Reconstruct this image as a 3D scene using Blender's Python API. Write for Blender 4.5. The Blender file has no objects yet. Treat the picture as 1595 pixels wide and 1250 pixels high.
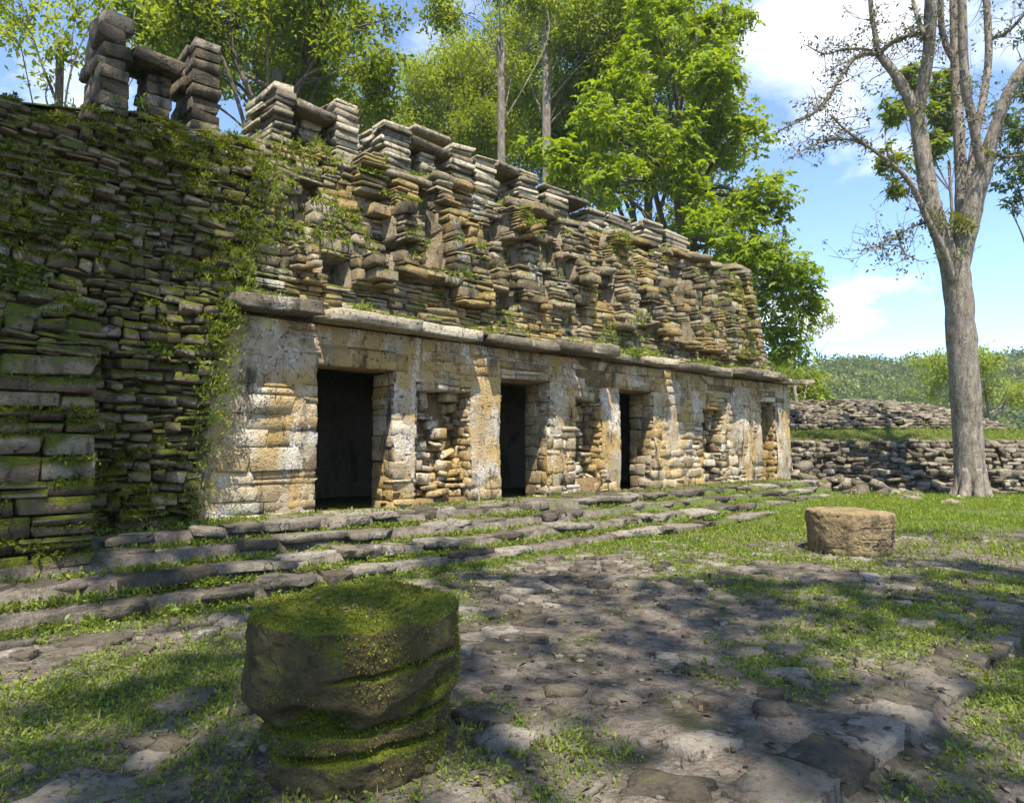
import bpy, math, random
import numpy as np
from mathutils import Matrix, Vector

# ------------------------------------------------------------------ camera, sky, sun, exposure
SC = bpy.context.scene
COL = SC.collection
PW, PH, FPX = 1595.0, 1250.0, 1078.0            # photograph size and focal length in its pixels
PITCH = math.atan(70 / FPX)
YAW = math.radians(46.865)
CAM = np.array([-4.777, -9.279, 1.6])
_fh = np.array([math.cos(YAW), math.sin(YAW), 0]); _r = np.array([math.sin(YAW), -math.cos(YAW), 0]); _z = np.array([0, 0, 1.0])
FW = _fh * math.cos(PITCH) + _z * math.sin(PITCH)
UP = _z * math.cos(PITCH) - _fh * math.sin(PITCH)
cd = bpy.data.cameras.new('camera'); cam = bpy.data.objects.new('camera', cd); COL.objects.link(cam)
cd.sensor_width = 36; cd.lens = 36 * FPX / PW; cd.clip_end = 3000; cd.clip_start = .05
cam.matrix_world = Matrix(((_r[0], UP[0], -FW[0], CAM[0]), (_r[1], UP[1], -FW[1], CAM[1]), (_r[2], UP[2], -FW[2], CAM[2]), (0, 0, 0, 1)))
SC.camera = cam

SUN = np.array([-.70, -1.0, 2.45]); SUN = SUN / np.linalg.norm(SUN)      # direction towards the sun
sd = bpy.data.lights.new('sun', 'SUN'); sun = bpy.data.objects.new('sun', sd); COL.objects.link(sun)
sd.energy = 4.1; sd.angle = math.radians(.53); sd.color = (1.0, .93, .80)
sun.rotation_euler = Vector(SUN).to_track_quat('Z', 'Y').to_euler(); sun.location = (0, -20, 40)
SC.view_settings.view_transform = 'Standard'; SC.view_settings.look = 'None'
SC.view_settings.exposure = 1.5; SC.view_settings.gamma = 1
SC.cycles.use_denoising = True
SC.cycles.max_bounces = 7; SC.cycles.diffuse_bounces = 4; SC.cycles.glossy_bounces = 2
SC.cycles.transmission_bounces = 5; SC.cycles.transparent_max_bounces = 4
SC.cycles.sample_clamp_indirect = 6

wd = bpy.data.worlds.new('World'); SC.world = wd; wd.use_nodes = True
wt = wd.node_tree; wt.nodes.clear()
def wn(t, **k):
    n = wt.nodes.new(t)
    for a, b in k.items(): setattr(n, a, b)
    return n
wo = wn('ShaderNodeOutputWorld'); wb = wn('ShaderNodeBackground'); wb.inputs[1].default_value = .13
sk = wn('ShaderNodeTexSky', sky_type='NISHITA', sun_disc=False)
sk.sun_elevation = math.asin(SUN[2]); sk.sun_rotation = math.atan2(SUN[0], SUN[1]); sk.air_density = .85; sk.dust_density = .05; sk.ozone_density = 3.0; sk.altitude = 900
tc = wn('ShaderNodeTexCoord'); sx = wn('ShaderNodeSeparateXYZ'); wt.links.new(tc.outputs['Generated'], sx.inputs[0])
ad = wn('ShaderNodeMath', operation='ADD'); ad.inputs[1].default_value = .30; wt.links.new(sx.outputs[2], ad.inputs[0])
mx = wn('ShaderNodeMath', operation='MAXIMUM'); mx.inputs[1].default_value = .05; wt.links.new(ad.outputs[0], mx.inputs[0])
dv = []
for i in (0, 1):
    d = wn('ShaderNodeMath', operation='DIVIDE'); wt.links.new(sx.outputs[i], d.inputs[0]); wt.links.new(mx.outputs[0], d.inputs[1]); dv.append(d)
cx = wn('ShaderNodeCombineXYZ'); wt.links.new(dv[0].outputs[0], cx.inputs[0]); wt.links.new(dv[1].outputs[0], cx.inputs[1]); cx.inputs[2].default_value = 24.86
nz = wn('ShaderNodeTexNoise'); nz.inputs['Scale'].default_value = 1.5; nz.inputs['Detail'].default_value = 9; nz.inputs['Roughness'].default_value = .55
wt.links.new(cx.outputs[0], nz.inputs['Vector'])
cr = wn('ShaderNodeValToRGB'); cr.color_ramp.elements[0].position = .53; cr.color_ramp.elements[1].position = .66
cr.color_ramp.elements[0].color = (0, 0, 0, 1); cr.color_ramp.elements[1].color = (.95, .95, .95, 1)
wt.links.new(nz.outputs[0], cr.inputs[0])
mxc = wn('ShaderNodeMix', data_type='RGBA'); wt.links.new(cr.outputs[0], mxc.inputs[0]); wt.links.new(sk.outputs[0], mxc.inputs[6]); mxc.inputs[7].default_value = (5.3, 5.4, 5.6, 1)
wt.links.new(mxc.outputs[2], wb.inputs[0]); wt.links.new(wb.outputs[0], wo.inputs[0])

def ray(x, y): return FW + _r * (x - PW / 2) / FPX - UP * (y - PH / 2) / FPX
def at(x, y, depth):                       # photo pixel at a forward distance
    return CAM + ray(x, y) * depth
def on(x, y, axis, val):                   # photo pixel on a plane of the place
    d = ray(x, y); return CAM + d * ((val - CAM[axis]) / d[axis])
def proj(p):
    q = np.asarray(p) - CAM; d = q @ FW
    return PW / 2 + FPX * (q @ _r) / d, PH / 2 - FPX * (q @ UP) / d, d

# ------------------------------------------------------------------ helpers
RNG = np.random.default_rng(7)
random.seed(7)
def _hash(ix, iy, iz, seed):
    M = np.int64(0xFFFFFFFF)
    h = (ix.astype(np.int64) * 374761393 + iy.astype(np.int64) * 668265263 + iz.astype(np.int64) * 1274126177 + seed * 974634777) & M
    h = ((h ^ (h >> 13)) * 1103515245) & M
    h = ((h ^ (h >> 16)) * 277803737) & M
    return ((h ^ (h >> 15)) & 0xFFFFFF) / float(0xFFFFFF)
def vnoise(p, seed=0):
    p = np.asarray(p, float); i = np.floor(p).astype(np.int64); f = p - i; f = f * f * (3 - 2 * f); out = 0
    for dx in (0, 1):
        wx = f[..., 0] if dx else 1 - f[..., 0]
        for dy in (0, 1):
            wy = f[..., 1] if dy else 1 - f[..., 1]
            for dz in (0, 1):
                wz = f[..., 2] if dz else 1 - f[..., 2]
                out = out + wx * wy * wz * _hash(i[..., 0] + dx, i[..., 1] + dy, i[..., 2] + dz, seed)
    return out * 2 - 1
def fbm(p, seed=0, oct=4, gain=.5):
    p = np.asarray(p, float); a, s = 0, 1.
    for k in range(oct): a = a + s * vnoise(p * 2 ** k, seed + k * 17); s *= gain
    return a
def fbm2(x, y, seed=0, oct=4, gain=.5):
    x, y = np.broadcast_arrays(np.asarray(x, float), np.asarray(y, float))
    return fbm(np.stack([x, y, np.full(x.shape, .37)], -1), seed, oct, gain)
def sstep(a, b, x): t = np.clip((x - a) / (b - a), 0, 1); return t * t * (3 - 2 * t)
def norm(v): return v / np.maximum(np.linalg.norm(v, axis=-1, keepdims=True), 1e-9)

def mesh_np(name, V, F, smooth=False, attr=None):
    """V (n,3); F list of (m,k) int arrays of equal-size polygons"""
    me = bpy.data.meshes.new(name); V = np.asarray(V, np.float32)
    if not isinstance(F, list): F = [F]
    F = [np.asarray(f) for f in F if len(f)]
    loops = np.concatenate([f.ravel() for f in F]).astype(np.int32)
    tot = np.concatenate([np.full(len(f), f.shape[1]) for f in F]).astype(np.int32)
    st = np.concatenate([[0], np.cumsum(tot)[:-1]]).astype(np.int32)
    me.vertices.add(len(V)); me.vertices.foreach_set('co', V.ravel())
    me.loops.add(len(loops)); me.loops.foreach_set('vertex_index', loops)
    me.polygons.add(len(tot)); me.polygons.foreach_set('loop_start', st); me.polygons.foreach_set('loop_total', tot)
    if smooth: me.polygons.foreach_set('use_smooth', np.ones(len(tot), bool))
    if attr is not None:
        a = me.attributes.new('rnd', 'FLOAT', 'POINT'); a.data.foreach_set('value', np.asarray(attr, np.float32))
    me.update(calc_edges=True); me.validate()
    return me
def obj(name, me, mat=None, parent=None, loc=None, **props):
    o = bpy.data.objects.new(name, me); COL.objects.link(o)
    if mat is not None and me is not None and not me.materials: me.materials.append(mat)
    if parent is not None: o.parent = parent
    if loc is not None: o.location = loc
    for k, v in props.items(): o[k] = v
    return o
def thing(name, label, cat, loc=(0, 0, 0), **props):
    return obj(name, None, None, None, loc, label=label, category=cat, **props)

class Batch:
    def __init__(s): s.v, s.f, s.a, s.n = [], {}, [], 0
    def add(s, V, F, rnd=0.):
        V = np.asarray(V, float); s.v.append(V)
        for f in (F if isinstance(F, list) else [F]):
            f = np.asarray(f)
            if len(f): s.f.setdefault(f.shape[1], []).append(f + s.n)
        s.a.append(np.full(len(V), rnd) if np.isscalar(rnd) else rnd); s.n += len(V)
    def mesh(s, name, smooth=False):
        return mesh_np(name, np.concatenate(s.v), [np.concatenate(x) for x in s.f.values()], smooth, np.concatenate(s.a))

def box(b, x0, x1, y0, y1, z0, z1, rnd=0.):
    V = [(x, y, z) for x in (x0, x1) for y in (y0, y1) for z in (z0, z1)]
    b.add(V, np.array([(0, 1, 3, 2), (4, 6, 7, 5), (0, 4, 5, 1), (2, 3, 7, 6), (0, 2, 6, 4), (1, 5, 7, 3)]), rnd)

# bevelled box, 24 vertices / 44 triangles, as a unit stone
def stone_unit(seed, jit=.05, bev=.09):
    rg = np.random.default_rng(seed); V = []; idx = {}
    corner = {}
    for sx_ in (-1, 1):
        for sy_ in (-1, 1):
            for sz_ in (-1, 1): corner[(sx_, sy_, sz_)] = rg.uniform(-jit, jit, 3) * np.array([.55, .4, 1.4])
    for c in corner:
        for ax in range(3):
            p = np.array(c, float) * .5; bb = bev * rg.uniform(.5, 1.7)
            for k in range(3):
                if k != ax: p[k] -= c[k] * bb * (.7, .4, 1.15)[k]
            idx[(c, ax)] = len(V); V.append(p + corner[c] + rg.uniform(-.012, .012, 3))
    F4, F3 = [], []
    for ax in range(3):
        o = [k for k in range(3) if k != ax]
        for s in (-1, 1):
            q = []
            for a_, b_ in ((-1, -1), (1, -1), (1, 1), (-1, 1)):
                c = [0, 0, 0]; c[ax] = s; c[o[0]] = a_; c[o[1]] = b_; q.append(idx[(tuple(c), ax)])
            F4.append(q)
    for e in range(3):                       # edges along axis e join faces of the two other axes
        o = [k for k in range(3) if k != e]
        for s1 in (-1, 1):
            for s2 in (-1, 1):
                c0 = [0, 0, 0]; c0[o[0]] = s1; c0[o[1]] = s2; c1 = list(c0); c0[e] = -1; c1[e] = 1
                F4.append([idx[(tuple(c0), o[0])], idx[(tuple(c1), o[0])], idx[(tuple(c1), o[1])], idx[(tuple(c0), o[1])]])
    for c in corner: F3.append([idx[(c, 0)], idx[(c, 1)], idx[(c, 2)]])
    V = np.array(V)
    def orient(F):
        out = []
        for q in F:
            p = V[q]; n = np.cross(p[1] - p[0], p[2] - p[0]); out.append(q if n @ p.mean(0) > 0 else q[::-1])
        return np.array(out)
    return V, [orient(F4), orient(F3)]
STONES = [stone_unit(100 + i, .045 + .02 * (i % 4), .035 + .012 * (i % 3)) for i in range(20)]
ROUGH = [stone_unit(300 + i, .11, .10) for i in range(20)]
_stone_me = {}
def stone_mesh(kind, k, mat):
    key = (kind, k, mat.name)
    if key not in _stone_me:
        V, F = (STONES if kind == 0 else ROUGH)[k]
        me = mesh_np('stone_block', V, F, False, np.zeros(len(V))); me.materials.append(mat); _stone_me[key] = me
    return _stone_me[key]

def frame3(U, N):
    """rows: length axis, outward axis (as -y), up"""
    U = np.array(U, float); N = np.array(N, float); return np.stack([U, -N, _z], 1)    # columns = local x,y,z in world
def rot3(a, b, c):
    return np.array(Matrix.Rotation(c, 3, 'Z') @ Matrix.Rotation(b, 3, 'Y') @ Matrix.Rotation(a, 3, 'X'))
def lay(O, U, N, L, z0, z1, ch, ln, depth=None, spans=None, thick=.28, proud=(.0, .04), tilt=.03, gap=.012, split=.2, seed=1, ztop=None, kind=0, course_wave=.0):
    """lay stones in courses over a patch; returns list of (M3x3 incl. scale, centre, kind, variant, rnd, size)"""
    rg = random.Random(seed); O = np.array(O, float); U = np.array(U, float); N = np.array(N, float); B = frame3(U, N); out = []
    z = z0
    while z < z1 - .03:
        h = rg.uniform(*ch)
        if z + h > z1: h = z1 - z
        for (a, b) in (spans(z + h / 2) if spans else [(0, L)]):
            u = a
            while u < b - .01:
                l = rg.uniform(*ln) * (1.35 if rg.random() < .15 else 1)
                if b - (u + l) < ln[0] * .6: l = b - u
                uc = u + l / 2
                parts = [(z, h)]
                if rg.random() < split and h > ch[0] * 1.1:
                    q = h * rg.uniform(.35, .65); parts = [(z, q), (z + q, h - q)]
                for (zz, hh) in parts:
                    zc = zz + hh / 2 + (course_wave * math.sin(uc * 1.7 + zz) if course_wave else 0)
                    if ztop is not None and zc + hh * .3 > ztop(O[0] + U[0] * uc): continue
                    d = depth(uc, zc) if depth else 0.
                    if d is None: continue
                    p = rg.uniform(*proud); t = thick * rg.uniform(.85, 1.15)
                    c = O + U * uc + N * (d + p - t / 2) + _z * (zc - O[2])
                    R = B @ rot3(rg.gauss(0, tilt), rg.gauss(0, tilt * .8), rg.gauss(0, tilt * 1.2))
                    S = np.array([max(l - gap, .03), t, max(hh - gap, .025)])
                    out.append((R * S, c, kind, rg.randrange(20), rg.random(), (l, hh)))
                u += l
        z += h
    return out
def put_stones(stones, mat, parent, name, rest_name, most=300):
    """the stones that show largest become objects, the rest one joined part"""
    sc = []
    for s in stones:
        x, y, d = proj(s[1]); inv = d > .5 and -60 < x < PW + 60 and -60 < y < PH + 60
        sc.append(s[5][0] * s[5][1] / d ** 2 if inv else 0)
    order = sorted(range(len(stones)), key=lambda i: -sc[i]); pick = set(i for i in order[:most] if sc[i] > 0)
    bt = Batch(); tops = []
    for i, (M, c, kind, k, rnd, size) in enumerate(stones):
        if i in pick:
            o = bpy.data.objects.new(name, stone_mesh(kind, k, mat)); COL.objects.link(o); o.parent = parent
            m = Matrix(M.tolist()).to_4x4(); m.translation = Vector(c); o.matrix_local = m
        else:
            V, F = (STONES if kind == 0 else ROUGH)[k]; bt.add(V @ M.T + c, F, rnd)
    if bt.n:
        obj(rest_name, bt.mesh(rest_name), mat, parent, kind='stuff')

# rocks of finer grain for near stones: subdivided cube pushed about by noise
def rock(sx, sy, sz, seed, n=5, amp=.06, round_=.25, flat_top=True):
    g = np.linspace(-1, 1, n + 1); V, F, idx = [], [], {}
    def vid(p):
        k = tuple(np.round(p, 5))
        if k not in idx: idx[k] = len(V); V.append(p)
        return idx[k]
    for ax in range(3):
        o = [k for k in range(3) if k != ax]
        for s in (-1, 1):
            for i in range(n):
                for j in range(n):
                    q = []
                    for a_, b_ in ((i, j), (i + 1, j), (i + 1, j + 1), (i, j + 1)):
                        p = np.zeros(3); p[ax] = s; p[o[0]] = g[a_]; p[o[1]] = g[b_]; q.append(vid(p))
                    if (s > 0) == (ax != 1): F.append(q)
                    else: F.append(q[::-1])
    V = np.array(V); half = np.array([sx, sy, sz]) / 2
    r = np.linalg.norm(V, axis=1, keepdims=True); mxx = np.abs(V).max(1, keepdims=True)
    P = V * (1 - round_) + V / r * mxx * 1.15 * round_
    P = P * half; m = float(half.min())
    off = np.stack([fbm(P / max(half.max() * .8, .05) + 7.7 * k, seed + k, 3) for k in range(3)], -1)
    P = P + off * np.array([.16, .16, .10]) * np.array([sx, sy, sz]) * (amp / .06) * np.array([.6, .6, 1])
    off2 = fbm(P * 14, seed + 9, 2)[:, None]
    return P + off2 * norm(P) * min(.02, m * .15), np.array(F)

# tubes
def tube(b, pts, rad, sides=8, rnd=0., seed=0, rough=.0):
    pts = np.asarray(pts, float); rad = np.asarray(rad, float); n = len(pts)
    T = np.gradient(pts, axis=0); T = norm(T); ref = np.array([.3, .9, .2]) if abs(T[0] @ np.array([.3, .9, .2])) < .9 else np.array([1., 0, 0])
    A = norm(np.cross(T, ref)); Bv = np.cross(T, A); th = np.linspace(0, 2 * np.pi, sides, endpoint=False)
    ring = A[:, None] * np.cos(th)[None, :, None] + Bv[:, None] * np.sin(th)[None, :, None]
    rr = rad[:, None] * (1 + (rough * fbm(np.stack(np.broadcast_arrays(np.cos(th)[None] * 1.5, np.sin(th)[None] * 1.5, np.arange(n)[:, None] * .6), -1), seed, 2) if rough else 0))
    V = (pts[:, None] + ring * rr[..., None]).reshape(-1, 3)
    i = np.arange(n - 1)[:, None] * sides; j = np.arange(sides)[None]
    j2 = (j + 1) % sides
    F = np.stack([i + j, i + j2, i + sides + j2, i + sides + j], -1).reshape(-1, 4)
    b.add(V, [F, np.array([list(range(sides))[::-1], list(range((n - 1) * sides, n * sides))])] , rnd)
def curve(pts, n=12):                      # Catmull-Rom through points
    P = np.asarray(pts, float); P = np.vstack([2 * P[0] - P[1], P, 2 * P[-1] - P[-2]]); out = []
    for i in range(1, len(P) - 2):
        t = np.linspace(0, 1, n, endpoint=False)[:, None]
        out.append(.5 * ((2 * P[i]) + (-P[i - 1] + P[i + 1]) * t + (2 * P[i - 1] - 5 * P[i] + 4 * P[i + 1] - P[i + 2]) * t ** 2 + (-P[i - 1] + 3 * P[i] - 3 * P[i + 1] + P[i + 2]) * t ** 3))
    return np.vstack(out + [P[-2][None]])

# leaves: folded rhombs
def leaf_arrays(base, d, length, width, rg, lift=.18):
    n = len(base); d = norm(d); s = norm(np.cross(d, rg.normal(size=(n, 3)) * .55 + [0, 0, 1.])); up = np.cross(s, d)
    L = np.broadcast_to(length, (n,))[:, None]; Wd = np.broadcast_to(width, (n,))[:, None]
    V = np.stack([base, base + d * L * .45 + s * Wd / 2 + up * Wd * lift, base + d * L, base + d * L * .45 - s * Wd / 2 + up * Wd * lift], 1).reshape(-1, 3)
    k = np.arange(n)[:, None] * 4
    F = np.concatenate([k + np.array([[0, 1, 2]]), k + np.array([[0, 2, 3]])])
    return V, F
def leaf_mesh(name, base, d, length, width, rg, rnd, lift=.18):
    V, F = leaf_arrays(base, d, length, width, rg, lift); return mesh_np(name, V, F, False, np.repeat(rnd, 4))

# ------------------------------------------------------------------ materials
class NT:
    def __init__(s, name):
        s.m = bpy.data.materials.new(name); s.m.use_nodes = True; s.t = s.m.node_tree; s.t.nodes.clear()
    def n(s, typ, ins=None, **k):
        nd = s.t.nodes.new(typ)
        for a, b in k.items(): setattr(nd, a, b)
        for a, b in (ins or {}).items():
            if isinstance(b, bpy.types.NodeSocket): s.t.links.new(b, nd.inputs[a])
            else: nd.inputs[a].default_value = b
        return nd
    def math(s, op, a, b=0., c=0.): return s.n('ShaderNodeMath', {0: a, 1: b, 2: c}, operation=op).outputs[0]
    def pos(s, sc=(1, 1, 1)):
        g = s.n('ShaderNodeNewGeometry').outputs['Position']
        return g if sc == (1, 1, 1) else s.n('ShaderNodeVectorMath', {0: g, 1: sc}, operation='MULTIPLY').outputs[0]
    def noise(s, vec, scale, detail=4, rough=.55): return s.n('ShaderNodeTexNoise', {'Vector': vec, 'Scale': scale, 'Detail': detail, 'Roughness': rough}).outputs[0]
    def ramp(s, fac, stops, interp='LINEAR'):
        r = s.n('ShaderNodeValToRGB', {0: fac}); e = r.color_ramp; e.interpolation = interp
        while len(e.elements) < len(stops): e.elements.new(.5)
        for el, (p, c) in zip(e.elements, stops): el.position = p; el.color = (*c, 1) if len(c) == 3 else c
        return r.outputs[0]
    def step(s, x, a, b): return s.n('ShaderNodeMapRange', {0: x, 1: a, 2: b, 3: 0., 4: 1.}, interpolation_type='SMOOTHSTEP').outputs[0]
    def mix(s, f, a, b): return s.n('ShaderNodeMix', {0: f, 6: (*a, 1) if isinstance(a, tuple) else a, 7: (*b, 1) if isinstance(b, tuple) else b}, data_type='RGBA').outputs[2]
    def rnd(s):
        o = s.n('ShaderNodeObjectInfo').outputs['Random']; a = s.n('ShaderNodeAttribute', attribute_name='rnd').outputs['Fac']
        return s.math('FRACT', s.math('ADD', o, a))
    def normal_z(s): return s.n('ShaderNodeSeparateXYZ', {0: s.n('ShaderNodeNewGeometry').outputs['Normal']}).outputs[2]
    def bump(s, h, strength, dist, normal=None):
        i = {'Height': h, 'Strength': strength, 'Distance': dist}
        if normal is not None: i['Normal'] = normal
        return s.n('ShaderNodeBump', i).outputs[0]
    def out(s, col, rough=.9, normal=None, spec=.2):
        i = {'Base Color': col, 'Roughness': rough, 'Specular IOR Level': spec}
        if normal is not None: i['Normal'] = normal
        b = s.n('ShaderNodeBsdfPrincipled', i); o = s.n('ShaderNodeOutputMaterial', {0: b.outputs[0]}); return s.m

MOSS = [(0.0, (.013, .014, .003)), (.45, (.046, .053, .006)), (.75, (.10, .112, .010)), (1.0, (.17, .18, .018))]
def stone_mat(name, tones, lichen=(.62, .60, .55), lich=(.56, .66), dark=(.5, .68), moss=(.62, 1.0), mossn=.5, bump=.9, ochre=None, black=(.03, .028, .022), pits=.85, mossmul=1.):
    """tones: ramp over stone-to-stone and grain variation; lich/dark/moss are thresholds of their masks"""
    t = NT(name); P = t.pos()
    n1 = t.noise(P, .9, 3); n2 = t.noise(P, 9, 7, .62); n3 = t.noise(P, 55, 4, .6); r = t.rnd()
    v = t.math('ADD', t.math('MULTIPLY', r, .42), t.math('MULTIPLY', n2, .42)); v = t.math('ADD', v, t.math('MULTIPLY', n3, .16))
    c = t.ramp(v, tones)
    if ochre:
        c = t.mix(t.math('MULTIPLY', t.step(t.noise(t.pos((1, 1, .7)), 1.3, 5), ochre[1], ochre[2]), ochre[3]), c, ochre[0])
    lm = t.math('MULTIPLY', t.step(t.noise(t.pos((1.5, 1.5, .8)), 1.37, 9, .70), *lich), t.step(t.noise(P, 30, 5, .72), .40, .58))
    c = t.mix(lm, c, lichen)
    dm = t.math('MULTIPLY', t.step(t.noise(t.pos((3.2, 3.2, .9)), 1.1, 7, .65), *dark), .85)
    c = t.mix(dm, c, black)
    c = t.mix(t.math('MULTIPLY', t.step(t.noise(P, 17, 6, .7), .54, .66), pits), c, black)
    wv = t.n('ShaderNodeVectorMath', {0: P, 1: t.n('ShaderNodeVectorMath', {0: t.n('ShaderNodeTexNoise', {'Vector': P, 'Scale': 7., 'Detail': 4.}).outputs['Color'], 1: (.22, .22, .22)}, operation='MULTIPLY').outputs[0]}, operation='ADD').outputs[0]
    ve = t.n('ShaderNodeTexVoronoi', {'Vector': wv, 'Scale': 3.6}, feature='DISTANCE_TO_EDGE').outputs[0]
    ck = t.math('MULTIPLY', t.math('SUBTRACT', 1., t.step(ve, .004, .035)), t.step(t.noise(P, 1.7, 4), .53, .64))
    c = t.mix(t.math('MULTIPLY', ck, .7), c, black)
    mm = t.math('ADD', t.math('MULTIPLY', t.normal_z(), mossn), t.math('MULTIPLY', t.noise(P, 3.1, 6, .6), .8)); mm = t.math('ADD', mm, t.math('MULTIPLY', n2, .35))
    mk = t.step(mm, moss[0], moss[1])
    mc = t.ramp(t.math('ADD', t.math('MULTIPLY', n2, .65), t.math('MULTIPLY', n3, .45)), [(p * .7 + .15, tuple(mossmul * v_ for v_ in q)) for p, q in MOSS])
    c = t.mix(mk, c, mc)
    vo = t.n('ShaderNodeTexVoronoi', {'Vector': P, 'Scale': 38.}).outputs[0]
    n4 = t.noise(P, 24, 8, .72)
    h = t.math('ADD', t.math('MULTIPLY', n2, .45), t.math('MULTIPLY', n4, .75)); h = t.math('ADD', h, t.math('MULTIPLY', n3, .25)); h = t.math('ADD', h, t.math('MULTIPLY', vo, .2)); h = t.math('SUBTRACT', h, t.math('MULTIPLY', ck, .5))
    b1 = t.bump(h, bump, .045)
    return t.out(c, .92, b1, .15)
M_FACADE = stone_mat('facade_limestone', [(.2, (.12, .085, .048)), (.42, (.27, .205, .12)), (.6, (.42, .345, .235)), (.8, (.58, .53, .44))],
                     lichen=(.60, .575, .53), lich=(.54, .65), dark=(.545, .68), moss=(.96, 1.22), ochre=((.40, .265, .09), .45, .60, .75))
M_FRIEZE = stone_mat('frieze_limestone', [(.2, (.06, .048, .032)), (.45, (.17, .135, .085)), (.62, (.30, .245, .16)), (.85, (.48, .425, .33))],
                     lichen=(.50, .48, .44), lich=(.54, .66), dark=(.54, .69), moss=(.70, 1.0), ochre=((.40, .265, .09), .46, .60, .65))
M_WING = stone_mat('mossy_wing_limestone', [(.2, (.05, .038, .024)), (.45, (.135, .10, .064)), (.62, (.23, .18, .125)), (.85, (.36, .32, .27))],
                   lichen=(.42, .41, .40), lich=(.58, .70), dark=(.52, .70), moss=(.49, .76), mossn=.36, mossmul=1.1)
M_COMB = stone_mat('comb_limestone', [(.2, (.09, .075, .055)), (.45, (.22, .185, .13)), (.62, (.36, .31, .22)), (.85, (.50, .45, .35))],
                   lichen=(.5, .48, .42), lich=(.55, .68), dark=(.56, .7), moss=(.92, 1.2))
M_STEP = stone_mat('step_limestone', [(.2, (.045, .037, .027)), (.45, (.115, .097, .072)), (.62, (.20, .173, .135)), (.85, (.34, .305, .255))],
                   lichen=(.34, .33, .31), lich=(.58, .7), dark=(.55, .70), moss=(.68, .98), mossn=.10)
M_MOUND = stone_mat('mound_limestone', [(.2, (.06, .048, .034)), (.45, (.15, .122, .086)), (.62, (.25, .21, .155)), (.85, (.38, .34, .28))],
                    lichen=(.45, .43, .4), lich=(.56, .7), dark=(.54, .69), moss=(.98, 1.25))
M_SOIL = None
def soil_mat():
    t = NT('ground_soil'); P = t.pos(); s = t.n('ShaderNodeSeparateXYZ', {0: P})
    n1 = t.noise(P, .8, 5); n2 = t.noise(P, 7, 7, .65); n3 = t.noise(P, 48, 5, .7)
    v = t.math('ADD', t.math('MULTIPLY', n2, .6), t.math('MULTIPLY', n3, .4))
    c = t.ramp(v, [(.3, (.045, .037, .029)), (.45, (.12, .10, .078)), (.57, (.22, .188, .15)), (.72, (.35, .31, .25))])
    c = t.mix(t.math('MULTIPLY', t.step(t.noise(P, 20, 3), .52, .66), .5), c, (.22, .185, .145))
    moss = t.math('MULTIPLY', t.step(t.noise(P, 1.5, 6, .62), .50, .66), .7)
    c = t.mix(moss, c, t.ramp(v, [(.3, (.015, .02, .006)), (.6, (.045, .06, .014)), (.8, (.09, .10, .03))]))
    # lawn towards the mound and behind the carved altar
    lawn = t.math('ADD', t.math('ADD', t.math('MULTIPLY', s.outputs[0], .13), t.math('MULTIPLY', s.outputs[1], .17)), t.math('MULTIPLY', n1, 1.1))
    lm = t.step(lawn, .85, 1.35)
    c = t.mix(t.math('MULTIPLY', lm, .8), c, t.ramp(v, [(.3, (.04, .06, .008)), (.55, (.095, .14, .018)), (.75, (.17, .20, .05))]))
    vo = t.n('ShaderNodeTexVoronoi', {'Vector': P, 'Scale': 30.}).outputs[0]
    h = t.math('ADD', t.math('ADD', n2, t.math('MULTIPLY', n3, .6)), t.math('MULTIPLY', vo, .35))
    return t.out(c, .95, t.bump(h, 1., .06), .1)
M_SOIL = soil_mat()
M_CORE = stone_mat('lime_mortar', [(.2, (.08, .055, .03)), (.45, (.20, .14, .07)), (.65, (.31, .23, .12)), (.85, (.42, .34, .22))],
                   lichen=(.5, .48, .44), lich=(.55, .68), dark=(.52, .68), moss=(.98, 1.25), ochre=((.30, .19, .065), .47, .62, .6), bump=1.)
M_PLASTER = stone_mat('lime_plaster', [(.2, (.14, .10, .055)), (.42, (.28, .21, .125)), (.6, (.42, .355, .26)), (.8, (.58, .54, .47))],
                      lichen=(.60, .575, .535), lich=(.50, .61), dark=(.535, .66), moss=(.96, 1.22), ochre=((.40, .265, .09), .43, .58, .82))
M_DARKCORE = stone_mat('rubble_fill_and_room_shade', [(.2, (.03, .024, .016)), (.45, (.075, .058, .038)), (.65, (.13, .105, .07)), (.85, (.2, .17, .12))],
                       lich=(.66, .8), dark=(.5, .68), moss=(.62, .9), bump=1.)  # rubble fill; on the inner chamber its dark colour stands in for shade
M_ALTAR = stone_mat('altar_mossy_stone', [(.2, (.035, .028, .014)), (.45, (.09, .072, .034)), (.65, (.155, .128, .066)), (.85, (.25, .22, .13))],
                    lichen=(.3, .3, .27), lich=(.66, .78), dark=(.60, .76), moss=(.62, .92), mossn=.42, bump=1., mossmul=1.6)
M_CARVED = stone_mat('carved_altar_stone', [(.2, (.12, .085, .045)), (.45, (.27, .20, .105)), (.65, (.38, .295, .17)), (.85, (.50, .42, .28))],
                     lichen=(.5, .46, .38), lich=(.56, .70), dark=(.54, .70), moss=(1.05, 1.4), bump=.55)

M_FRCORE = stone_mat('frieze_mortar', [(.2, (.045, .035, .022)), (.45, (.12, .092, .055)), (.65, (.21, .165, .10)), (.85, (.33, .28, .20))],
                     lichen=(.45, .43, .39), lich=(.58, .7), dark=(.52, .68), moss=(.80, 1.1), bump=1.)
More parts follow.
